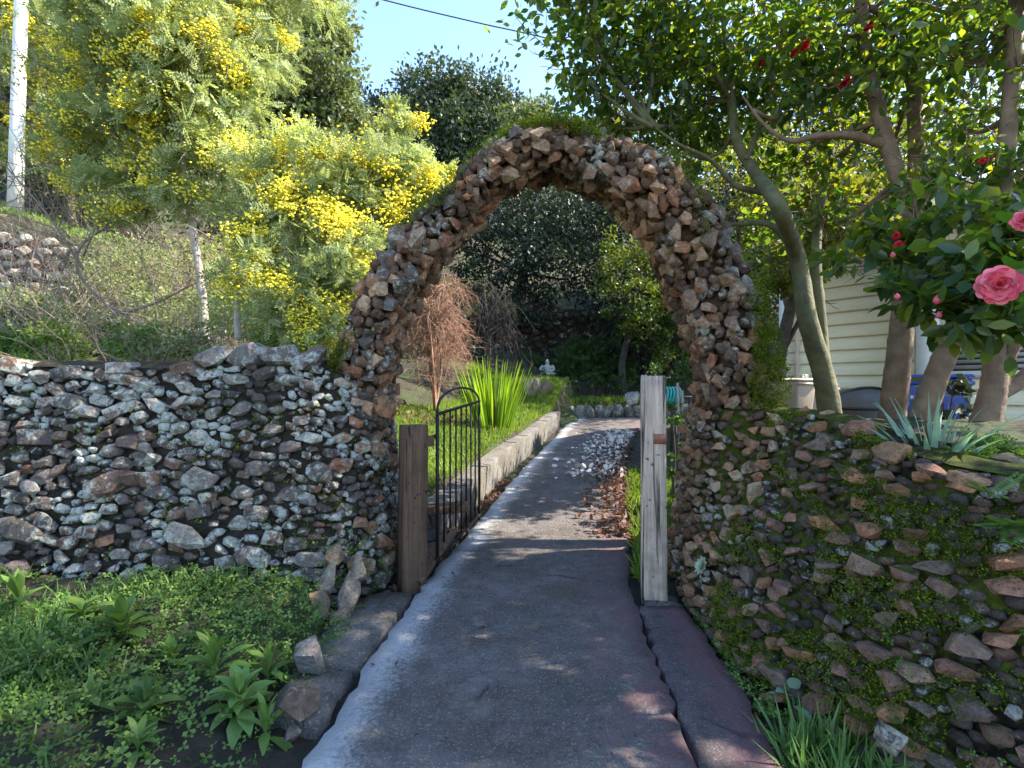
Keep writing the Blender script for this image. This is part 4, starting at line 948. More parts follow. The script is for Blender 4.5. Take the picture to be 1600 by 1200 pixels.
# low shrubs at the hillside foot, behind the wall
for i, (u, v, y, r, mt, lb) in enumerate([(150, 440, 7.4, .5, 'l_acacia', 'pale twiggy shrub at the foot of the terrace wall'), (250, 480, 7.0, .55, 'l_acacia', 'low grey-green shrub behind the wall left of the mimosa trunk'), (420, 520, 5.6, .35, 'l_acacia', 'silvery shrub showing over the wall beside the thin forked stem'), (90, 535, 5.6, .3, 'l_grass', 'bright green low shrub just over the grey wall'), (500, 480, 6.2, .55, 'l_everg', 'dark shrub tucked behind the arch shoulder'), (230, 420, 8.2, .75, 'l_acacia', 'pale feathery shrub hiding the end of the terrace wall'), (400, 460, 6.6, .6, 'l_acacia', 'grey-green shrub between the pale trunk and the thin forked stem'), (210, 530, 5.2, .32, 'l_clover', 'yellowish low shrub peeping over the middle of the grey wall'),
        (310, 490, 6.6, .5, 'l_acacia', 'feathery shrub right around the foot of the pale mimosa trunk'), (130, 500, 6.8, .5, 'l_everg', 'dull green shrub below the terrace wall under the bare plum'), (40, 480, 7.6, .5, 'l_acacia', 'pale shrub at the frame edge below the terrace wall'), (330, 410, 7.4, .6, 'l_acacia', 'loose grey shrub behind the pale mimosa trunk'), (300, 540, 5.0, .3, 'l_everg', 'dark twiggy shrub leaning on the wall top beside the mimosa trunk'),
        (170, 400, 8.4, .6, 'l_clover', 'light green shrub sprawling over the middle of the terrace wall'), (60, 540, 6.2, .45, 'l_clover', 'light green shrub behind the end of the grey wall'), (380, 500, 5.8, .45, 'l_acacia', 'pale shrub between the two mimosa stems'), (240, 540, 5.6, .35, 'l_acacia', 'grey shrub overhanging the wall where its cap stones begin'), (440, 530, 5.3, .3, 'l_clover', 'light green shrub behind the lichen cap stones by the arch')]):
    c = at(u, v, y); c0 = (c[0], c[1], float(H(c[0], c[1]))); rt_ = empty('low_shrub', c0, lb, 'shrub'); mb = MB()
    B = [(c, (r, r, r * .7)), (np.array(c0) + [r * .4, 0, r * .3], (r * .7, r * .7, r * .5)), (np.array(c0) + [-r * .5, 0, r * .3], (r * .7, r * .7, r * .5))]
    to_crown(mb, np.array(c0), B, .010, 4)
    for _ in range(14): twigs(mb, np.array(c0), unit(1)[0] * .6 + np.array([0, 0, .9]), r * 2.2, .007, 2, .5, .05, 3, 3)
    mb.build('stems', M['twig_grey'], rt_); foliage('foliage', B, 8500, .055, M[mt], rt_, shell=.3)
# big evergreen behind and the oaks on the hill
FAR = 'trees on the hillside behind the garden'
def bigtree(name, label, base_xy, blobs, dens, size, leaf, bark='bark_dark', r0=.35, **k):
    z = float(H(*base_xy)); c = np.mean([b[0] for b in blobs], 0)
    return tree(name, label, 'tree', FAR, (*base_xy, z), [(*base_xy, z - .3), ((base_xy[0] * 2 + c[0]) / 3, (base_xy[1] * 2 + c[1]) / 3, z + (c[2] - z) * .4), (c[0], c[1], c[2])], r0, r0 * .4, blobs, dens, size, M[leaf], M[bark], br=r0 * .3, **k)
bigtree('evergreen_tree', 'tall dense olive green tree rising behind the mimosas', (-6.2, 13.5), blobs_px([(440, 60, 13, 1.5), (380, 120, 13.5, 1.8), (470, 150, 13, 1.3), (330, 40, 13.5, 2), (480, 10, 13.4, .9), (420, 220, 13, 1.5), (500, 220, 13, 1.0), (340, 240, 13.5, 1.6), (250, 120, 14, 2.2), (150, 60, 14.5, 2.5), (540, 200, 13.6, .8), (420, -120, 13.5, 2.2), (540, 42, 13.6, .33), (530, 75, 13.6, .2), (517, 100, 13.4, .3), (150, 240, 14, 2.2), (60, 180, 14, 2.5), (500, 320, 12, 1.4), (400, 330, 12, 1.3), (450, 110, 12.6, 1.3), (505, 60, 13.2, .7), (510, 150, 12.8, .9)]), 2300, .15, 'l_everg', shell=.5)
bigtree('oak_tree', 'large rounded oak on the skyline above the arch', (-2.5, 33), blobs_px([(680, 165, 32, 2.4), (640, 190, 31, 1.7), (735, 160, 32, 2.2), (780, 185, 32, 2.0), (700, 215, 31, 2.4), (760, 220, 31, 2.2), (640, 235, 31, 1.6), (690, 260, 30, 2.2), (760, 270, 30, 2.2)]), 800, .30, 'l_oak', r0=.5, shell=.7)
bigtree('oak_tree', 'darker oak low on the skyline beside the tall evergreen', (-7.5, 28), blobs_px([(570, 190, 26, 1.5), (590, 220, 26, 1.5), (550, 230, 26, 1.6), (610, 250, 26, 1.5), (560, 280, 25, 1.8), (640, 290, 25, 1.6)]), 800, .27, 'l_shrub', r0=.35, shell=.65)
bigtree('oak_tree', 'pale grey green tree on the skyline nearest the camellia leaves', (2.5, 30), blobs_px([(820, 200, 29, 1.5), (845, 175, 29, .9), (860, 220, 29, 1.6), (810, 250, 28, 1.6), (900, 240, 29, 2.0), (960, 230, 29, 2.2), (1040, 230, 28, 2.4), (870, 290, 27, 2.4), (960, 300, 27, 2.4)]), 800, .27, 'l_everg', r0=.4, shell=.65)
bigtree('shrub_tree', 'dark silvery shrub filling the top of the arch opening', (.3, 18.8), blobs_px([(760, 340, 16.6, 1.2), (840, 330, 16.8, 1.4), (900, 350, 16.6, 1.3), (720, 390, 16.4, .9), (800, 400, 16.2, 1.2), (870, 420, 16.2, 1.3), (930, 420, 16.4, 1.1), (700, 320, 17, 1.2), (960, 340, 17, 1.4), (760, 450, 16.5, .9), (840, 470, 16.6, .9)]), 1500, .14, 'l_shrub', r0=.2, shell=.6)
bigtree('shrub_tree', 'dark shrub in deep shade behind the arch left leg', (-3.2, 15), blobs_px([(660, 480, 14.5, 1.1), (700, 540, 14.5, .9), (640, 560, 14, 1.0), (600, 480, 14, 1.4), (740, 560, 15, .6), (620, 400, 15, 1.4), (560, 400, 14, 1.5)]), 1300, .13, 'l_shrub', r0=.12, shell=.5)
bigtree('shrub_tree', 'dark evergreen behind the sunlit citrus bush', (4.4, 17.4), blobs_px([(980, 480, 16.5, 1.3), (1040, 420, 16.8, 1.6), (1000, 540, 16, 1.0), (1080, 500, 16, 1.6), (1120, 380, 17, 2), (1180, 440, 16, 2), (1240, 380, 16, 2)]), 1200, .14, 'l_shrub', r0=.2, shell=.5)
bigtree('broadleaf_tree', 'yellow green tree glowing behind the camellia crowns', (7.2, 13.2), blobs_px([(1150, 260, 12.5, 1.2), (1220, 300, 12, 1.2), (1300, 270, 13, 1.2), (1220, 240, 13, 1.2), (1380, 220, 13.5, 1.4), (1460, 200, 14, 1.4), (1540, 230, 14, 1.5), (1600, 180, 14, 1.5), (1120, 230, 13, 1.0)]), 800, .12, 'l_yellowgreen', r0=.18, shell=.5)
bigtree('tall_tree', 'tall dark tree at the edge of the hillside behind the house', (11.5, 18.5), [((10, 18, 7), (3, 3, 2.6)), ((12, 19, 9.5), (3, 3, 2.5)), ((8.5, 18.5, 9), (2.2, 2.2, 2)), ((10.5, 18.5, 11.5), (2.5, 2.5, 2)), ((7, 18, 6), (1.8, 1.8, 1.6))], 700, .2, 'l_shrub', r0=.3)
bigtree('broadleaf_tree', 'leafy tree hanging in front of the house eave behind the camellias', (4.3, 8.6), [((4.0, 6.3, 3.3), (.55, .6, .45)), ((4.1, 7.2, 3.2), (.5, .6, .45)), ((3.7, 5.6, 3.1), (.5, .5, .45)), ((4.6, 7.9, 3.7), (.5, .5, .4)), ((3.2, 5.2, 3.1), (.4, .4, .4)), ((4.5, 8.6, 3.5), (.45, .5, .4)), ((3.5, 6.5, 2.75), (.4, .6, .3)), ((4.9, 9.3, 3.7), (.4, .5, .4))], 4200, .11, 'l_yellowgreen', r0=.14, shell=.4)
bigtree('added_shade_tree', 'large leafy tree added outside the frame to shade the path', (6.2, 1.6), [((5.0, 2.6, 4.6), (1.2, 1.3, .9)), ((4.6, 1.2, 3.9), (1.1, 1.2, .9)), ((5.2, 3.4, 4.6), (.9, .9, .8)), ((6.2, .8, 5.2), (1.3, 1.3, 1)), ((5.2, .2, 4.4), (1.2, 1.2, 1)), ((4.2, 2.6, 3.6), (.6, .8, .6)), ((6.2, 1.5, 6.9), (1.3, .9, .9)), ((5.6, 2.2, 6.0), (.9, .7, .7)), ((6.6, 2.4, 7.4), (1.2, .8, .8))], 900, .13, 'l_hedge', r0=.2, shell=.3)  # tree out of view, added to cast shade on the near path and walls
# sunlit citrus bush through the arch
cb = at(975, 590, 15.0); cb[2] = float(H(cb[0], 15.0))
tree('citrus_tree', 'glossy yellow green sunlit bush tree seen through the arch', 'tree', None, cb, [cb, at(972, 570, 15), at(985, 510, 15), at(1000, 430, 15)], .13, .06,
    [(c, np.array(r) * 1.34) for c, r in blobs_px([(985, 385, 14.8, .6), (1030, 400, 15, .6), (960, 430, 14.6, .5), (1000, 460, 14.4, .65), (1050, 470, 14.6, .6), (1010, 520, 14.6, .5), (1060, 530, 14.6, .5), (1040, 556, 14.4, .33), (965, 505, 15, .4), (1090, 440, 15, .6), (1090, 540, 14.6, .4)])], 1300, .12, M['l_citrus'], M['bark_dark'], (LEAF_T, LEAF_F), .03, shell=.6)
# weeping bare shrub
wb = at(680, 610, 9.3); wb[2] = float(H(wb[0], 9.3)); weep = empty('bare_shrub', wb, 'weeping bare reddish brown twiggy shrub behind the left arch leg', 'shrub')
mb = MB()
main = [bez([wb, at(rng.uniform(665, 695), 545, 9.3 + rng.normal(0, .2)), at(rng.uniform(645, 705), rng.uniform(420, 470), 9.3 + rng.normal(0, .3))], 6) for _ in range(5)]
for p in main: mb.tube(p, np.linspace(.03, .012, len(p)), 5)
for i in range(70):
    tip = at(rng.uniform(628, 722), rng.uniform(430, 560), 9.3 + rng.normal(0, .3)); mp_ = main[rng.integers(5)]; hub = mp_[rng.integers(5, len(mp_))]; end = tip + np.array([(tip[0] - hub[0]) * .3 + rng.normal(0, .14), rng.normal(0, .2), rng.uniform(-.7, .15)])
    p = limb(mb, [hub, (hub + tip) / 2 + np.array([rng.normal(0, .12), rng.normal(0, .1), .12]), tip, end], .009, .003, 4, 5)
    for _ in range(9): twigs(mb, p[rng.integers(4, len(p))], np.array([rng.normal(0, .8), rng.normal(0, .5), -.45 + rng.normal(0, .4)]), rng.uniform(.2, .5), .005, 1, .6, -.12, 3, 3)
mb.build('branches', M['twig_brown'], weep)
tg = blobs_px([(658, 590, 9.0, .25)]); foliage('dead_tuft', tg, 5000, .07, M['dead'], weep, tmpl=(BLADE_T * [1.5, 1, 1], BLADE_F), shell=.2)['kind'] = 'stuff'
weep2 = empty('bare_shrub', at(745, 600, 11.5), 'thin bare twigs coloured dark as if shaded beside the iris clump', 'shrub'); mb = MB()
for i in range(26):
    hub = at(rng.uniform(740, 800), rng.uniform(430, 500), 12); end = at(rng.uniform(730, 830), rng.uniform(480, 580), 11.8)
    p = limb(mb, [at(765, 600, 12.2), at(765, 520, 12.2), hub, end], .016, .004, 4, 5)
    for _ in range(5): twigs(mb, p[rng.integers(8, len(p))], np.array([rng.normal(0, .6), 0, -.7]), .5, .006, 1, .5, -.1, 3, 2)
mb.build('branches', M['bark_dark'], weep2)  # darker bark colour stands in for shade on these twigs

# ------------------------------------------------------------------ camellias
CG = 'camellia trees on the right terrace'
LF = (LEAF_T, LEAF_F)
def camellia(label, trunks, blobs, dens, bark, size=.085, br=.022, src=None):
    base = np.array(trunks[0][0][0]); root = empty('camellia_tree', base, label, 'tree', CG); allp = []
    mb = MB()
    for pts, r0, r1 in trunks:
        p = limb(mb, pts, r0 * .86, r1 * .86, 12, 8, .05); allp.append(p[len(p) // 2:])
    mb.build('trunk', bark, root, True)
    P = np.concatenate(allp); mb = MB()
    for c, rad in blobs:
        d = np.linalg.norm(P - np.array(c), axis=1); s0 = P[np.argsort(d)[rng.integers(0, 4)]]
        to_crown(mb, s0, [(c, rad)], br)
    mb.build('branches', bark, root)['kind'] = 'stuff'
    foliage('crown', blobs, dens, size, M['l_cam'], root, LF, flat=.9, shell=.35, jit=.38, droop=.3)
    return root
def flower(parent, c, r, mat, face=(-.5, -.85, .1), name='flower', layers=4):
    c = np.array(c, float); f = np.array(face, float); f /= np.linalg.norm(f); a = np.cross(f, [0, 0, 1.]); a /= np.linalg.norm(a); b = np.cross(a, f); mb = MB()
    for L in range(layers):
        k = [11, 10, 8, 6, 4][L]; rr = r * [1, .78, .55, .34, .2][L]; op = [.15, .45, .8, 1.15, 1.4][L]
        for j in range(k):
            th = 2 * math.pi * (j + .5 * (L % 2) + rng.uniform(-.1, .1)) / k; d = a * math.cos(th) + b * math.sin(th); dirp = d * math.cos(op) + f * math.sin(op); side = np.cross(dirp, f * .5 + d * .5); side /= np.linalg.norm(side) + 1e-9
            nn = np.cross(side, dirp); q0 = c + f * r * .08 * L; w = rr * .52
            V = []; gx, gy = 5, 5; ru = rng.uniform(.9, 1.1); tw = rng.normal(0, .12)
            for yy in range(gy):
                ty = yy / (gy - 1); ww = w * (.25 + .85 * math.sin(math.pi * min(1, .12 + .70 * ty)))
                for xx in range(gx):
                    tx = xx / (gx - 1) * 2 - 1; ln = ty * (1 - .22 * tx * tx * ty) * ru
                    V.append(q0 + dirp * rr * ln + side * ww * tx + nn * rr * (.16 * tx * tx * ty - .22 * (ty ** 2) + tw * tx * ty + rng.normal(0, .02) * ty))
            mb.add(V, quads=[(a_ * gx + b2, a_ * gx + b2 + 1, (a_ + 1) * gx + b2 + 1, (a_ + 1) * gx + b2) for a_ in range(gy - 1) for b2 in range(gx - 1)])
    o = mb.build(name, mat, parent, 'all'); return o
def bud(parent, c, r, mat):
    c = np.array(c, float); mb = MB(); mb.lathe(c - [0, 0, r], [(.001, 0), (r * .7, r * .35), (r * .85, r * .9), (r * .6, r * 1.5), (.001, r * 2.1)], 9); o = mb.build('bud', mat, parent, 'all')
t1 = camellia('mossy twin-stemmed camellia leaning beside the arch leg', [
    ([at(1298, 650, 4.3), at(1285, 580, 4.25), at(1262, 500, 4.2), at(1245, 400, 4.2), at(1215, 320, 3.7), at(1180, 270, 4.1), at(1150, 215, 4.1), at(1140, 120, 4.1)], .105, .035),
    ([at(1286, 560, 4.28), at(1280, 480, 4.3), at(1275, 400, 4.35), at(1282, 320, 4.4), at(1300, 230, 4.5)], .062, .03),
    ([at(1240, 385, 4.2), at(1200, 350, 4.2), at(1140, 350, 4.25), at(1100, 330, 4.3)], .04, .008), ([at(1190, 300, 4.12), at(1150, 290, 4.1), at(1110, 250, 4.0), at(1060, 225, 3.9), at(1010, 190, 3.9)], .032, .007), ([at(1165, 250, 4.1), at(1190, 190, 4.1), at(1210, 120, 4.1)], .03, .016)],
    blobs_px([(930, 40, 3.9, .45), (1010, 30, 3.9, .5), (920, 130, 4.0, .36), (990, 120, 4.0, .45), (1070, 90, 4.0, .5), (960, 190, 4.2, .3), (1050, 190, 4.2, .36), (1130, 60, 4.2, .5), (1110, 150, 4.3, .4), (1180, 120, 4.3, .4), (1000, -80, 3.9, .7), (900, -40, 3.9, .5), (1120, -80, 4, .8), (1150, 400, 4.8, .3), (1200, 330, 4.9, .3), (1080, 245, 4.4, .22), (1180, 220, 4.6, .3), (1000, 60, 4.5, .5), (1100, 100, 4.8, .5), (1220, 60, 4.6, .5), (890, 90, 4.1, .3), (1110, 205, 4.5, .3), (1060, 170, 4.5, .3), (1160, 180, 4.6, .32), (1220, 260, 4.8, .3), (1000, 215, 4.3, .2)]), 2000, M['bark_moss'])
t2 = camellia('upright camellia with thick straight tan trunk left of the blue bin', [
    ([at(1390, 680, 3.6), at(1398, 620, 3.55), at(1406, 540, 3.5), at(1412, 480, 3.5), at(1425, 400, 3.5), at(1430, 350, 3.55), at(1405, 280, 3.6), at(1380, 200, 3.6), at(1355, 100, 3.6), at(1345, 0, 3.6)], .098, .045),
    ([at(1425, 360, 3.55), at(1432, 250, 3.7), at(1428, 120, 3.75), at(1440, 0, 3.8), at(1445, -80, 3.8)], .065, .04), ([at(1385, 225, 3.6), at(1330, 212, 3.6), at(1280, 212, 3.6), at(1235, 220, 3.6), at(1195, 195, 3.65), at(1160, 150, 3.7)], .042, .007), ([at(1430, 100, 3.75), at(1400, 60, 3.7), at(1370, 20, 3.6)], .025, .015)],
    blobs_px([(1240, 40, 3.6, .42), (1320, 50, 3.5, .42), (1290, 140, 3.7, .4), (1360, 120, 3.9, .4), (1230, 150, 3.9, .36), (1400, 40, 3.9, .45), (1300, 250, 4.2, .33), (1340, 320, 4.0, .28), (1390, 250, 4.3, .33), (1250, 260, 4.5, .28), (1300, -80, 3.6, .8), (1420, -100, 3.8, .8), (1260, 350, 4.4, .28), (1330, 130, 4.4, .5), (1440, 160, 4.4, .5), (1280, 40, 4.4, .5)]), 1500, M['bark_cam'])
t3 = camellia('camellia leaning outward in front of the blue bin with leafy low crown', [
    ([at(1425, 700, 3.3), at(1445, 640, 3.25), at(1470, 570, 3.2), at(1495, 515, 3.15), at(1530, 440, 3.1), at(1560, 330, 3.1), at(1575, 200, 3.1), at(1585, 60, 3.1), at(1590, -60, 3.1)], .088, .04),
    ([at(1500, 500, 3.15), at(1480, 420, 3.0), at(1450, 360, 2.9)], .04, .02)],
    blobs_px([(1480, 100, 3.4, .38), (1550, 60, 3.2, .38), (1590, 160, 3.2, .36), (1500, 200, 3.5, .33), (1450, 280, 3.4, .28), (1540, 290, 3.1, .28), (1480, 330, 2.9, .26), (1590, 260, 3, .26), (1420, 330, 3.1, .24), (1540, -60, 3.2, .7), (1620, -20, 3, .7), (1560, 370, 2.8, .22), (1530, 140, 3.8, .4), (1480, 20, 3.6, .4)]), 1400, M['bark_cam'])
low = blobs_px([(1400, 410, 2.5, .15), (1450, 400, 2.4, .2), (1500, 420, 2.2, .2), (1560, 400, 2.1, .22), (1520, 480, 2.05, .17), (1580, 490, 2.0, .18), (1410, 455, 2.3, .11), (1470, 460, 2.2, .14), (1330, 400, 2.9, .12), (1360, 385, 2.8, .14), (1590, 330, 2.1, .2), (1300, 420, 3.1, .10), (1500, 350, 2.4, .22), (1630, 430, 2.0, .25), (1410, 370, 2.6, .16)])
t4 = camellia('forked camellia nearest the frame edge carrying the large pink bloom', [
    ([at(1528, 720, 3.1), at(1540, 660, 3.1), at(1552, 610, 3.1), at(1556, 560, 3.1), at(1554, 480, 3.05), at(1560, 400, 3.0)], .10, .05),
    ([at(1556, 600, 3.1), at(1580, 545, 3.05), at(1610, 490, 2.9), at(1640, 440, 2.5)], .05, .035), ([at(1552, 620, 3.1), at(1600, 590, 3.1), at(1660, 530, 3.1)], .055, .04), ([at(1556, 560, 3.1), at(1570, 500, 3.0), at(1572, 420, 2.9)], .035, .02)],
    low, 4000, M['bark_cam'], .088, .010)
for c, r, mt in ((at(1560, 446, 1.72), .068, 'pink'), (at(1598, 345, 1.75), .034, 'pink')): flower(t4, c, r * 1.0, M[mt], layers=5)
for u, v, y, r in ((1400, 368, 2.45, .02), (1404, 384, 2.4, .024), (1545, 245, 2.9, .025), (1535, 252, 2.9, .02)): flower(t4, at(u, v, y), r, M['red'], (-.4, -.8, -.3), layers=3)
for u, v, r in ((1402, 463, .013), (1465, 468, .02), (1467, 492, .014), (1546, 480, .012), (1395, 398, .012)): bud(t4, at(u, v, 2.1), r, M['pink'])
for u, v, y, r in ((1320, 127, 3.4, .045), (1258, 70, 3.5, .042), (1240, 82, 3.5, .035), (1357, 40, 3.4, .035), (1189, 97, 3.6, .03)): flower(t2, at(u, v, y), r, M['red'], (.6, -.35, -.7), layers=3)

# ------------------------------------------------------------------ blades, weeds, grass, litter
def blade_obj(name, base, d, up, L, w, mat, parent, n=6, curl=.4):
    d = np.array(d, float); d /= np.linalg.norm(d); side = np.cross(d, up); side /= np.linalg.norm(side) + 1e-9; p = np.array(base, float); V = []; cur = d.copy()
    for i in range(n + 1):
        t = i / n; ww = w * (math.sin(math.pi * min(1, .25 + .75 * t)) ** .6) * (1 - t ** 3); 
        V += [p - side * ww / 2, p + np.cross(side, cur) * -.12 * w, p + side * ww / 2]
        cur = cur + np.array([0, 0, -curl * t / n * 2]); cur /= np.linalg.norm(cur); p = p + cur * L / n
    mb = MB(); mb.add(V, quads=[q for i in range(n) for q in ((3 * i, 3 * i + 1, 3 * i + 4, 3 * i + 3), (3 * i + 1, 3 * i + 2, 3 * i + 5, 3 * i + 4))]); return mb.build(name, mat, parent, 'all')
def clump(name, label, c, n, L, w, mat, spread, base_r, curl, cat='plant'):
    root = empty(name, c, label, cat)
    for i in range(n):
        th = rng.uniform(0, 2 * math.pi); q = rng.uniform(0, 1) ** .7; d = np.array([math.cos(th) * spread * q, math.sin(th) * spread * q, 1.0])
        b = np.array(c) + [math.cos(th) * base_r * q, math.sin(th) * base_r * q, -.02]
        blade_obj('leaf', b, d, np.array([math.cos(th + rng.normal(0, .8)), math.sin(th), .2]), L * rng.uniform(.55, 1.1) * (.7 if i % 11 == 5 else 1), w * rng.uniform(.7, 1.2), M['dead'] if i % 11 == 5 else mat, root, 6, curl * rng.uniform(.3, 1.5))
    return root
ci = at(772, 655, 8.3); ci[2] = float(H(ci[0], 8.3))
clump('iris_clump', 'tall bright yellow green iris clump glowing on the lawn by the kerb', ci, 120, 1.1, .055, M['l_iris'], .42, .34, .25)
cr = at(1455, 722, 2.35)
clump('iris_clump', 'blue green strap-leaved clump on top of the mossy wall', cr, 46, .36, .026, M['l_blueiris'], .95, .07, .5)
rs_ = empty('succulent', at(1111, 888, 2.75), 'pale green succulent rosette growing from the mossy wall', 'succulent')
pc_ = None
for s0 in np.linspace(.9, 1.6, 60):
    for t0 in np.linspace(.05, .6, 30):
        p, a, b, n = frame_at(srf, s0, t0); uu = 800 + p[0] / p[1] * 800; vv = 600 - (p[2] - EYE) / p[1] * 800; dd = (uu - 1111) ** 2 + (vv - 888) ** 2
        if pc_ is None or dd < pc_[0]: pc_ = (dd, p, a, b, n)
_, p, a, b, n = pc_; rs_.location = Vector(p); WL[rs_.name] = Vector(p)
for L in range(3):
    for j in range((9, 7, 4)[L]):
        th = 2 * math.pi * (j + .5 * L) / (9, 7, 4)[L]; d = (a * math.cos(th) + b * math.sin(th)) * (1, .8, .45)[L] + n * (.35, .8, 1.2)[L]
        dl = d / np.linalg.norm(d); V, T = scatter(np.array([p + n * .05]), frames(np.array([dl]), np.array([n])), np.array([.062 * (1, .8, .55)[L]]), LEAF_T * [1.15, 1, 1.5], LEAF_F)
        mb = MB(); mb.add(V, tris=T); mb.build('leaf', M['l_succ'], rs_, 'all')
def weed(c, n, L, label, mat=M['l_weed'], wd=1.0, up=.5):
    root = empty('leafy_weed', c, label, 'weed')
    for i in range(n):
        th = 2 * math.pi * i * .382 + rng.normal(0, .2); e = up + 1.1 * (i / n) + rng.normal(0, .15); q = np.array([math.cos(th) * math.cos(e), math.sin(th) * math.cos(e), math.sin(e)])
        l = L * rng.uniform(.7, 1.15) * (1 - .3 * i / n); st = np.array(c) + [0, 0, .02 + .5 * L * (i / n)]
        k = 5; V = []; side = np.cross(q, [0, 0, 1.]); side /= np.linalg.norm(side); cur = q.copy(); pt = st.copy()
        for j in range(k + 1):
            t = j / k; w = l * .20 * wd * (.12 + math.sin(math.pi * min(1, t * .95 + .03)) ** 1.3 * (0.6 + .8 * t)); nn = np.cross(side, cur)
            V += [pt - side * w + nn * w * .3, pt, pt + side * w + nn * w * .3]; cur = cur + np.array([0, 0, -.22]); cur /= np.linalg.norm(cur); pt = pt + cur * l / k
        mb = MB(); mb.add(V, quads=[z for j in range(k) for z in ((3 * j, 3 * j + 1, 3 * j + 4, 3 * j + 3), (3 * j + 1, 3 * j + 2, 3 * j + 5, 3 * j + 4))]); mb.build('leaf', mat, root, 'all')
def gat(u, v):
    """ground point under a photo pixel"""
    y = 1.2
    while y < 14:
        p = at(u, v, y)
        if p[2] <= H(p[0], p[1]): break
        y += .02
    return np.array([p[0], p[1], float(H(p[0], p[1]))])
for u, v, n, L, lb in ((375, 1130, 26, .19, 'largest leafy weed with broad drooping leaves beside the angular rock'), (335, 1065, 18, .16, 'leafy weed just behind the largest one against the clover'), (225, 1135, 18, .15, 'star-shaped leafy weed rosette between soil patches'), (415, 1165, 10, .13, 'small leafy weed at the path corner'), (190, 1010, 20, .18, 'tall leafy weed under the grey wall with upright leaves'), (130, 985, 14, .17, 'leafy weed among grass at the foot of the grey wall'), (60, 1060, 16, .16, 'leafy weed near the frame edge in the tall grass'), (265, 1050, 12, .11, 'little leafy weed in front of the clover bed'), (30, 960, 12, .16, 'leafy weed under the far end of the grey wall'), (420, 1075, 14, .14, 'leafy weed touching the top of the angular rock'), (215, 1190, 10, .12, 'leafy weed at the bottom edge beside the pale flat rock'), (140, 1110, 12, .12, 'low leafy weed in the grass near the star-shaped rosette')):
    weed(gat(u, v), n, L * rng.uniform(.85, 1.15), lb, [M['l_weed'], M['l_clover'], M['l_hedge']][int(rng.integers(3))], rng.uniform(.55, 1.0), rng.uniform(.15, .75))
weed(gat(1240, 1120), 8, .14, 'small blue green weed at the foot of the mossy wall', M['l_blueiris'])
# ferns on the right wall
def fern(c, n, L, label, out=(-1, -.6, .2), mat=M['l_weed']):
    root = empty('fern', c, label, 'fern')
    for i in range(n):
        d = np.array(out, float) + rng.normal(0, .5, 3); V, T = scatter(np.array([c]), frames(d[None], np.array([[0, 0, 1.]])), np.array([L * rng.uniform(.7, 1.1)]), frond_template(9)[0], frond_template(9)[1]); mb = MB(); mb.add(V, tris=T); mb.build('frond', mat, root)
fern(at(1552, 772, 1.78), 4, .12, 'tiny single fern high on the mossy wall'); fern(at(1590, 822, 1.68), 7, .15, 'larger fern on the mossy wall at the frame edge')
# feathery plant beside the blue-green clump
fp = empty('feathery_plant', at(1545, 725, 2.3), 'low feathery light green plant on the wall top beside the strap leaves', 'plant')
foliage('foliage', blobs_px([(1520, 712, 2.3, .09), (1560, 712, 2.25, .09), (1540, 722, 2.2, .1), (1580, 722, 2.3, .08)]), 16000, .07, M['l_clover'], fp, FR, shell=.2)
# dark leafy branch by the forked trunk
dk = empty('dark_shrub', at(1490, 660, 3.6), 'dark leafy shrub in shade between bin and forked camellia', 'shrub')
foliage('foliage', blobs_px([(1490, 600, 3.6, .16), (1510, 625, 3.6, .13), (1570, 665, 3.5, .14), (1480, 640, 3.6, .14)]), 2600, .09, M['l_shrub'], dk, LF, shell=.3)
mb = MB(); to_crown(mb, at(1495, 720, 3.6), blobs_px([(1490, 600, 3.6, .16), (1570, 665, 3.5, .14)]), .012, 4); mb.build('stems', M['bark_dark'], dk)
# hedge-like low plants far behind
def bank(name, label, lst, dens, size, mat, cat='hedge', tmpl=(DIA_T, DIA_F)):
    B = blobs_px(lst); root = empty(name, (B[0][0][0], B[0][0][1], float(H(B[0][0][0], B[0][0][1]))), label, cat)
    foliage('foliage', B, dens, size, mat, root, tmpl, shell=.5); mb = MB()
    for c, r in B: 
        g0 = np.array([c[0], c[1], float(H(c[0], c[1])) - .03]); limb(mb, [g0, (g0 + c) / 2 + [.03, 0, 0], c], .02, .01, 5, 3)
    mb.build('stems', M['bark_dark'], root)
bank('low_hedge', 'low green hedge across the back of the far lawn', [(770 + 26 * i, 594 + (i % 3) * 3, 14.5, .27) for i in range(11)], 2600, .08, M['l_hedge'])
bank('low_hedge', 'dark green hedge behind the bicycle and hose coil', [(1030 + 22 * i, 582 + (i % 2) * 5, 10.6, .33) for i in range(5)], 2600, .075, M['l_hedge'])
bank('fern_bank', 'shadowy fern bank climbing under the dark retaining wall', [(900, 555, 16.4, .6), (940, 550, 16.4, .6), (880, 575, 16, .5), (930, 575, 15.6, .5), (980, 570, 15.6, .5), (830, 570, 16.4, .5)], 2000, .16, M['l_hedge'], 'fern', FR)
bank('leafy_plant', 'fresh green leafy plant between the pale post and the arch foot', [(1056, 665, 5.2, .17), (1065, 690, 4.8, .17), (1062, 720, 4.5, .13), (1050, 650, 5.6, .17)], 4200, .06, M['l_hedge'], 'plant')

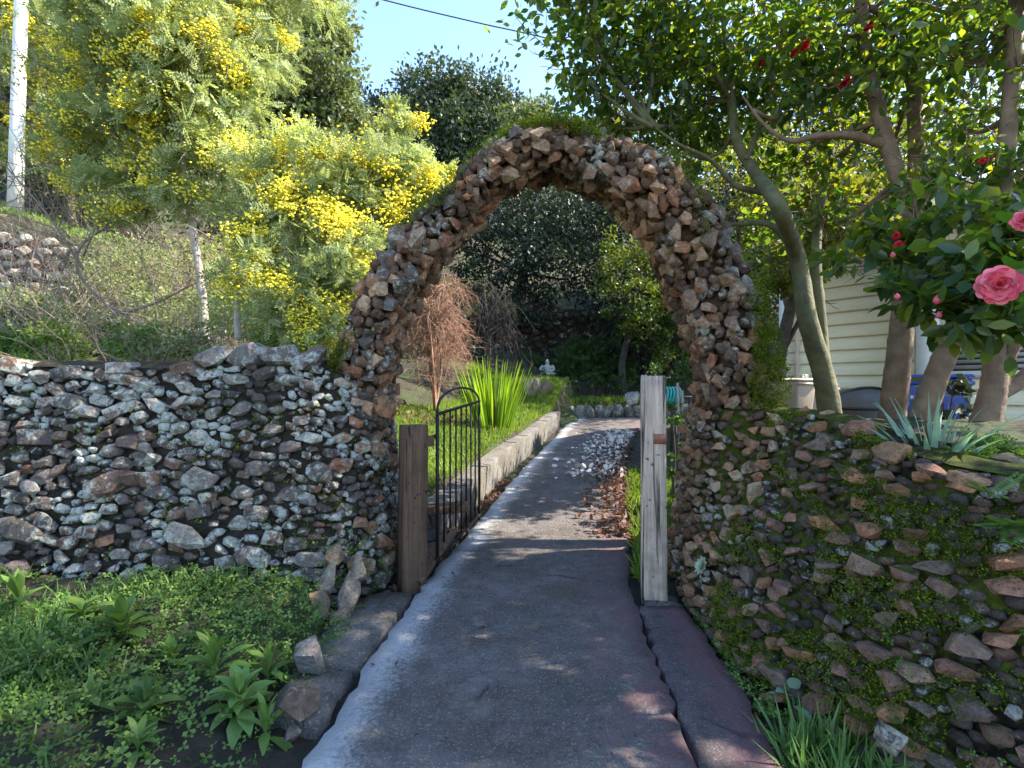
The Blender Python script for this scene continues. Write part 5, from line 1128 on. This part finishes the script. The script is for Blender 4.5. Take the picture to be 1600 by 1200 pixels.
def scatter_ground(name, label, cat, pts, size, mat, tmpl, up=.9, spread=.5, kind='stuff', lift=0.0, zf=None):
    P = np.array(pts); zz = (zf or H)(P[:, 0], P[:, 1]); P = np.c_[P, zz + lift]
    D = np.tile([0, 0, up], (len(P), 1)) + rng.normal(0, spread, (len(P), 3)); D[:, 2] = np.abs(D[:, 2]) if up > .3 else D[:, 2]
    V, T = scatter(P, frames(D, rng.normal(size=D.shape) + (0 if up > .3 else np.array([0, 0, 3.]))), size * rng.uniform(.6, 1.35, len(P)), *tmpl)
    me = mesh_np(name, V, [T]); me.materials.append(mat); o = mobj(name, me); return tag(o, label, cat, kind=kind)
# lawn
def in_lawn(n):
    y = 4.1 + 9.6 * rng.random(n * 2) ** .8; x = np.interp(y, PY, PL) - .36 - rng.random(n * 2) ** 1.0 * np.interp(y, [4, 7, 9, 13], [1.0, 1.9, 2.2, 1.9]); return np.c_[x, y][:n]
scatter_ground('lawn_grass', 'bright green lawn grass beside the kerb beyond the gate', 'grass', in_lawn(34000), .085, M['l_grass'], (BLADE_T * [2.0, 1, 1], BLADE_F))
y = rng.uniform(10.5, 14.2, 14000); x = rng.uniform(-1.2, 3.6, 14000); kk = (y > 12.55 + .9 * np.sin((x - 1.05) / 2.55 * 2)) | (x < 1.0); scatter_ground('far_grass', 'sunlit grass around the boulders and far stone edging', 'grass', np.c_[x, y][kk & (x < np.interp(y, PY, PL) - .3) | ((y > 13.4) & (x > 1))], .13, M['l_grass'], (BLADE_T * [2.2, 1, 1], BLADE_F))
# hillside grass on the left
x = rng.uniform(-11, -3.2, 22000); y = rng.uniform(4.2, 12, 22000); kk = (vnoise(x * .7, y * .7) + rng.normal(0, .3, 22000) > .25) | ((y > 9.4) & (x < -6)); x = x[kk]; y = y[kk]; scatter_ground('hillside_grass', 'patchy grass on the bank behind the grey wall', 'grass', np.c_[x, y], .12, M['l_grass'], (BLADE_T * [2.2, 1, 1], BLADE_F))
y = rng.uniform(3.5, 7.0, 5000); x = np.interp(y, PY, PR) + .04 + rng.random(5000) * np.interp(y, [3.5, 4.2, 7], [.2, .55, .9]); scatter_ground('verge_grass', 'grass verge between the path and the arch foot behind the pale post', 'grass', np.c_[x, y], .11, M['l_grass'], (BLADE_T * [2, 1, 1], BLADE_F))
# weeds in front of the left wall
def frontpts(n, f): 
    y = rng.uniform(1.3, 2.95, n * 3); x = rng.uniform(-3.2, -.85, n * 3); k = [f(a, b) for a, b in zip(x, y)]; return np.c_[x, y][k][:n]
scatter_ground('weedy_grass', 'loose tall grass at the foot of the grey wall', 'grass', frontpts(4200, lambda x, y: x < -1.35 - .6 * rng.random() and vnoise(x * 1.7, y * 1.7) + rng.normal(0, .35) > -.1), .10, M['l_weed'], (BLADE_T * [1.3, 1, 1], BLADE_F), .8, .45)
CL_T = np.concatenate([np.array([(0, 0, 0), (-.26, .5, .05), (0, .78, 0), (.26, .5, .05)]) @ np.array([[math.cos(a), math.sin(a), 0], [-math.sin(a), math.cos(a), 0], [0, 0, 1]]) for a in (0, 2.094, 4.189)]); CL_F = np.array([(b, b + 3, b + 2) for b in (0, 4, 8)] + [(b, b + 2, b + 1) for b in (0, 4, 8)])
def clover(name, label, pts, size, lift):
    P = np.array(pts); P = np.c_[P, H(P[:, 0], P[:, 1]) + lift * rng.random(len(P)) ** .7]; N_ = np.tile([0, 0, 1.], (len(P), 1)) + rng.normal(0, .35, (len(P), 3)); D = rng.normal(size=(len(P), 3)); 
    V, T = scatter(P, frames(D, N_), size * rng.uniform(.6, 1.3, len(P)), CL_T, CL_F); me = mesh_np(name, V, [T]); me.materials.append(M['l_clover']); tag(mobj(name, me), label, 'clover', kind='stuff')
clover('clover', 'clover patch along the foot of the grey wall', frontpts(5000, lambda x, y: y > 1.75 - .15 * (x + 2) + .3 * rng.normal() and vnoise(x * 1.5 + 1, y * 1.5) + rng.normal(0, .5) > -.5), .026, .10)
yy = rng.uniform(1.5, 3.1, 900); xx = np.interp(yy, [1.5, 1.74, 2.05, 2.45, 3.1], [1.45, 1.22, 1.06, 1.0, 1.02]) - rng.random(900) * .09 * (yy < 2.4) + .03
clover('clover', 'clover and seedlings along the foot of the mossy wall', np.c_[xx, yy], .02, .07)
xx = rng.uniform(.95, 1.3, 500); yy = rng.uniform(1.55, 1.95, 500); scatter_ground('grass_tuft', 'grass tuft at the foot of the mossy wall', 'grass', np.c_[xx, yy], .16, M['l_weed'], (BLADE_T * [1.1, 1, 1], BLADE_F), .7, .5)
# clover sprigs hanging in the wall joints
def sprigs(name, parent, surf, spots, mat, size):
    P = []; N_ = []
    for s, t, n in spots:
        p, a, b, nn = frame_at(surf, s, t)
        for _ in range(n): P.append(p + nn * rng.uniform(.03, .07) + a * rng.normal(0, .05) + b * rng.normal(0, .05)); N_.append(nn + rng.normal(0, .4, 3))
    P = np.array(P); N_ = np.array(N_); V, T = scatter(P, frames(rng.normal(size=P.shape), N_), size * rng.uniform(.6, 1.3, len(P)), CL_T, CL_F); me = mesh_np(name, V, [T]); me.materials.append(mat); o = mobj(name, me, parent); o['kind'] = 'stuff'
sprigs('clover_sprigs', wall_r, srf, [(rng.uniform(1.0, 3.5), rng.uniform(.02, RH * .9), rng.integers(3, 9)) for _ in range(60)], M['l_clover'], .016)
sprigs('clover_sprigs', wall_l, sl, [(LL - rng.uniform(.1, .9), rng.uniform(.02, .35), rng.integers(6, 16)) for _ in range(26)] + [(rng.uniform(1.5, LL), rng.uniform(.02, LHt), rng.integers(2, 5)) for _ in range(25)], M['l_clover'], .018)
# litter on the path
def litter(n, f): return np.array([f() for _ in range(n)])
PZ = lambda x, y: np.where(x < np.interp(y, PY, PR), pz(y), H(x, y)) + .012
def edge_r():
    y = rng.uniform(4.3, 9.0); return (np.interp(y, PY, PR) - abs(rng.normal(0, .22)) + .1 * rng.random(), y)
scatter_ground('fallen_leaves', 'brown fallen leaves heaped along the far side of the path', 'leaves', litter(1800, edge_r), .06, M['dead'], LF, .0, 1.0, zf=PZ)
def edge_w():
    y = rng.uniform(6.3, 10.5); return (np.interp(y, PY, PR) - .02 - abs(rng.normal(0, .42)), y)
scatter_ground('fallen_petals', 'pale fallen petals scattered over the brown leaves', 'petals', litter(560, edge_w), .07, M['petal_white'], (LEAF_T * [1.8, 1, 1], LEAF_F), .0, .8, zf=PZ)
def edge_l():
    y = rng.uniform(3.3, 6.5); return (np.interp(y, PY, PL) - .02 - .22 * rng.random(), y)
scatter_ground('leaf_litter', 'dark leaf litter in the gutter under the iron gate', 'leaves', litter(900, edge_l), .05, M['dead'], LF, .0, 1.0, zf=lambda x, y: H(x, y) + .015)
def any_p():
    y = rng.uniform(1.75, 6); return (rng.uniform(np.interp(y, PY, PL), np.interp(y, PY, PR)), y)
scatter_ground('stray_leaves', 'few stray leaves on the open path', 'leaves', litter(26, any_p), .03, M['dead'], LF, .0, .6, zf=PZ)
def foot_r():
    y = rng.uniform(1.7, 3.4); return (np.interp(y, [1.7, 2.4, 3.4], [.98, 1.0, .95]) + rng.normal(0, .04), y)
scatter_ground('foot_litter', 'leaf litter between the reddish slab and the mossy wall', 'leaves', litter(420, foot_r), .03, M['dead'], LF, .0, .8, zf=lambda x, y: H(x, y) + .02)
def lawn_l():
    return (rng.uniform(-2.4, -.7), rng.normal(8.6, .35))
scatter_ground('lawn_litter', 'pale dry leaves along the upper lawn under the weeping shrub', 'leaves', litter(380, lawn_l), .08, M['dead'], LF, .0, .8, zf=lambda x, y: H(x, y) + .05)
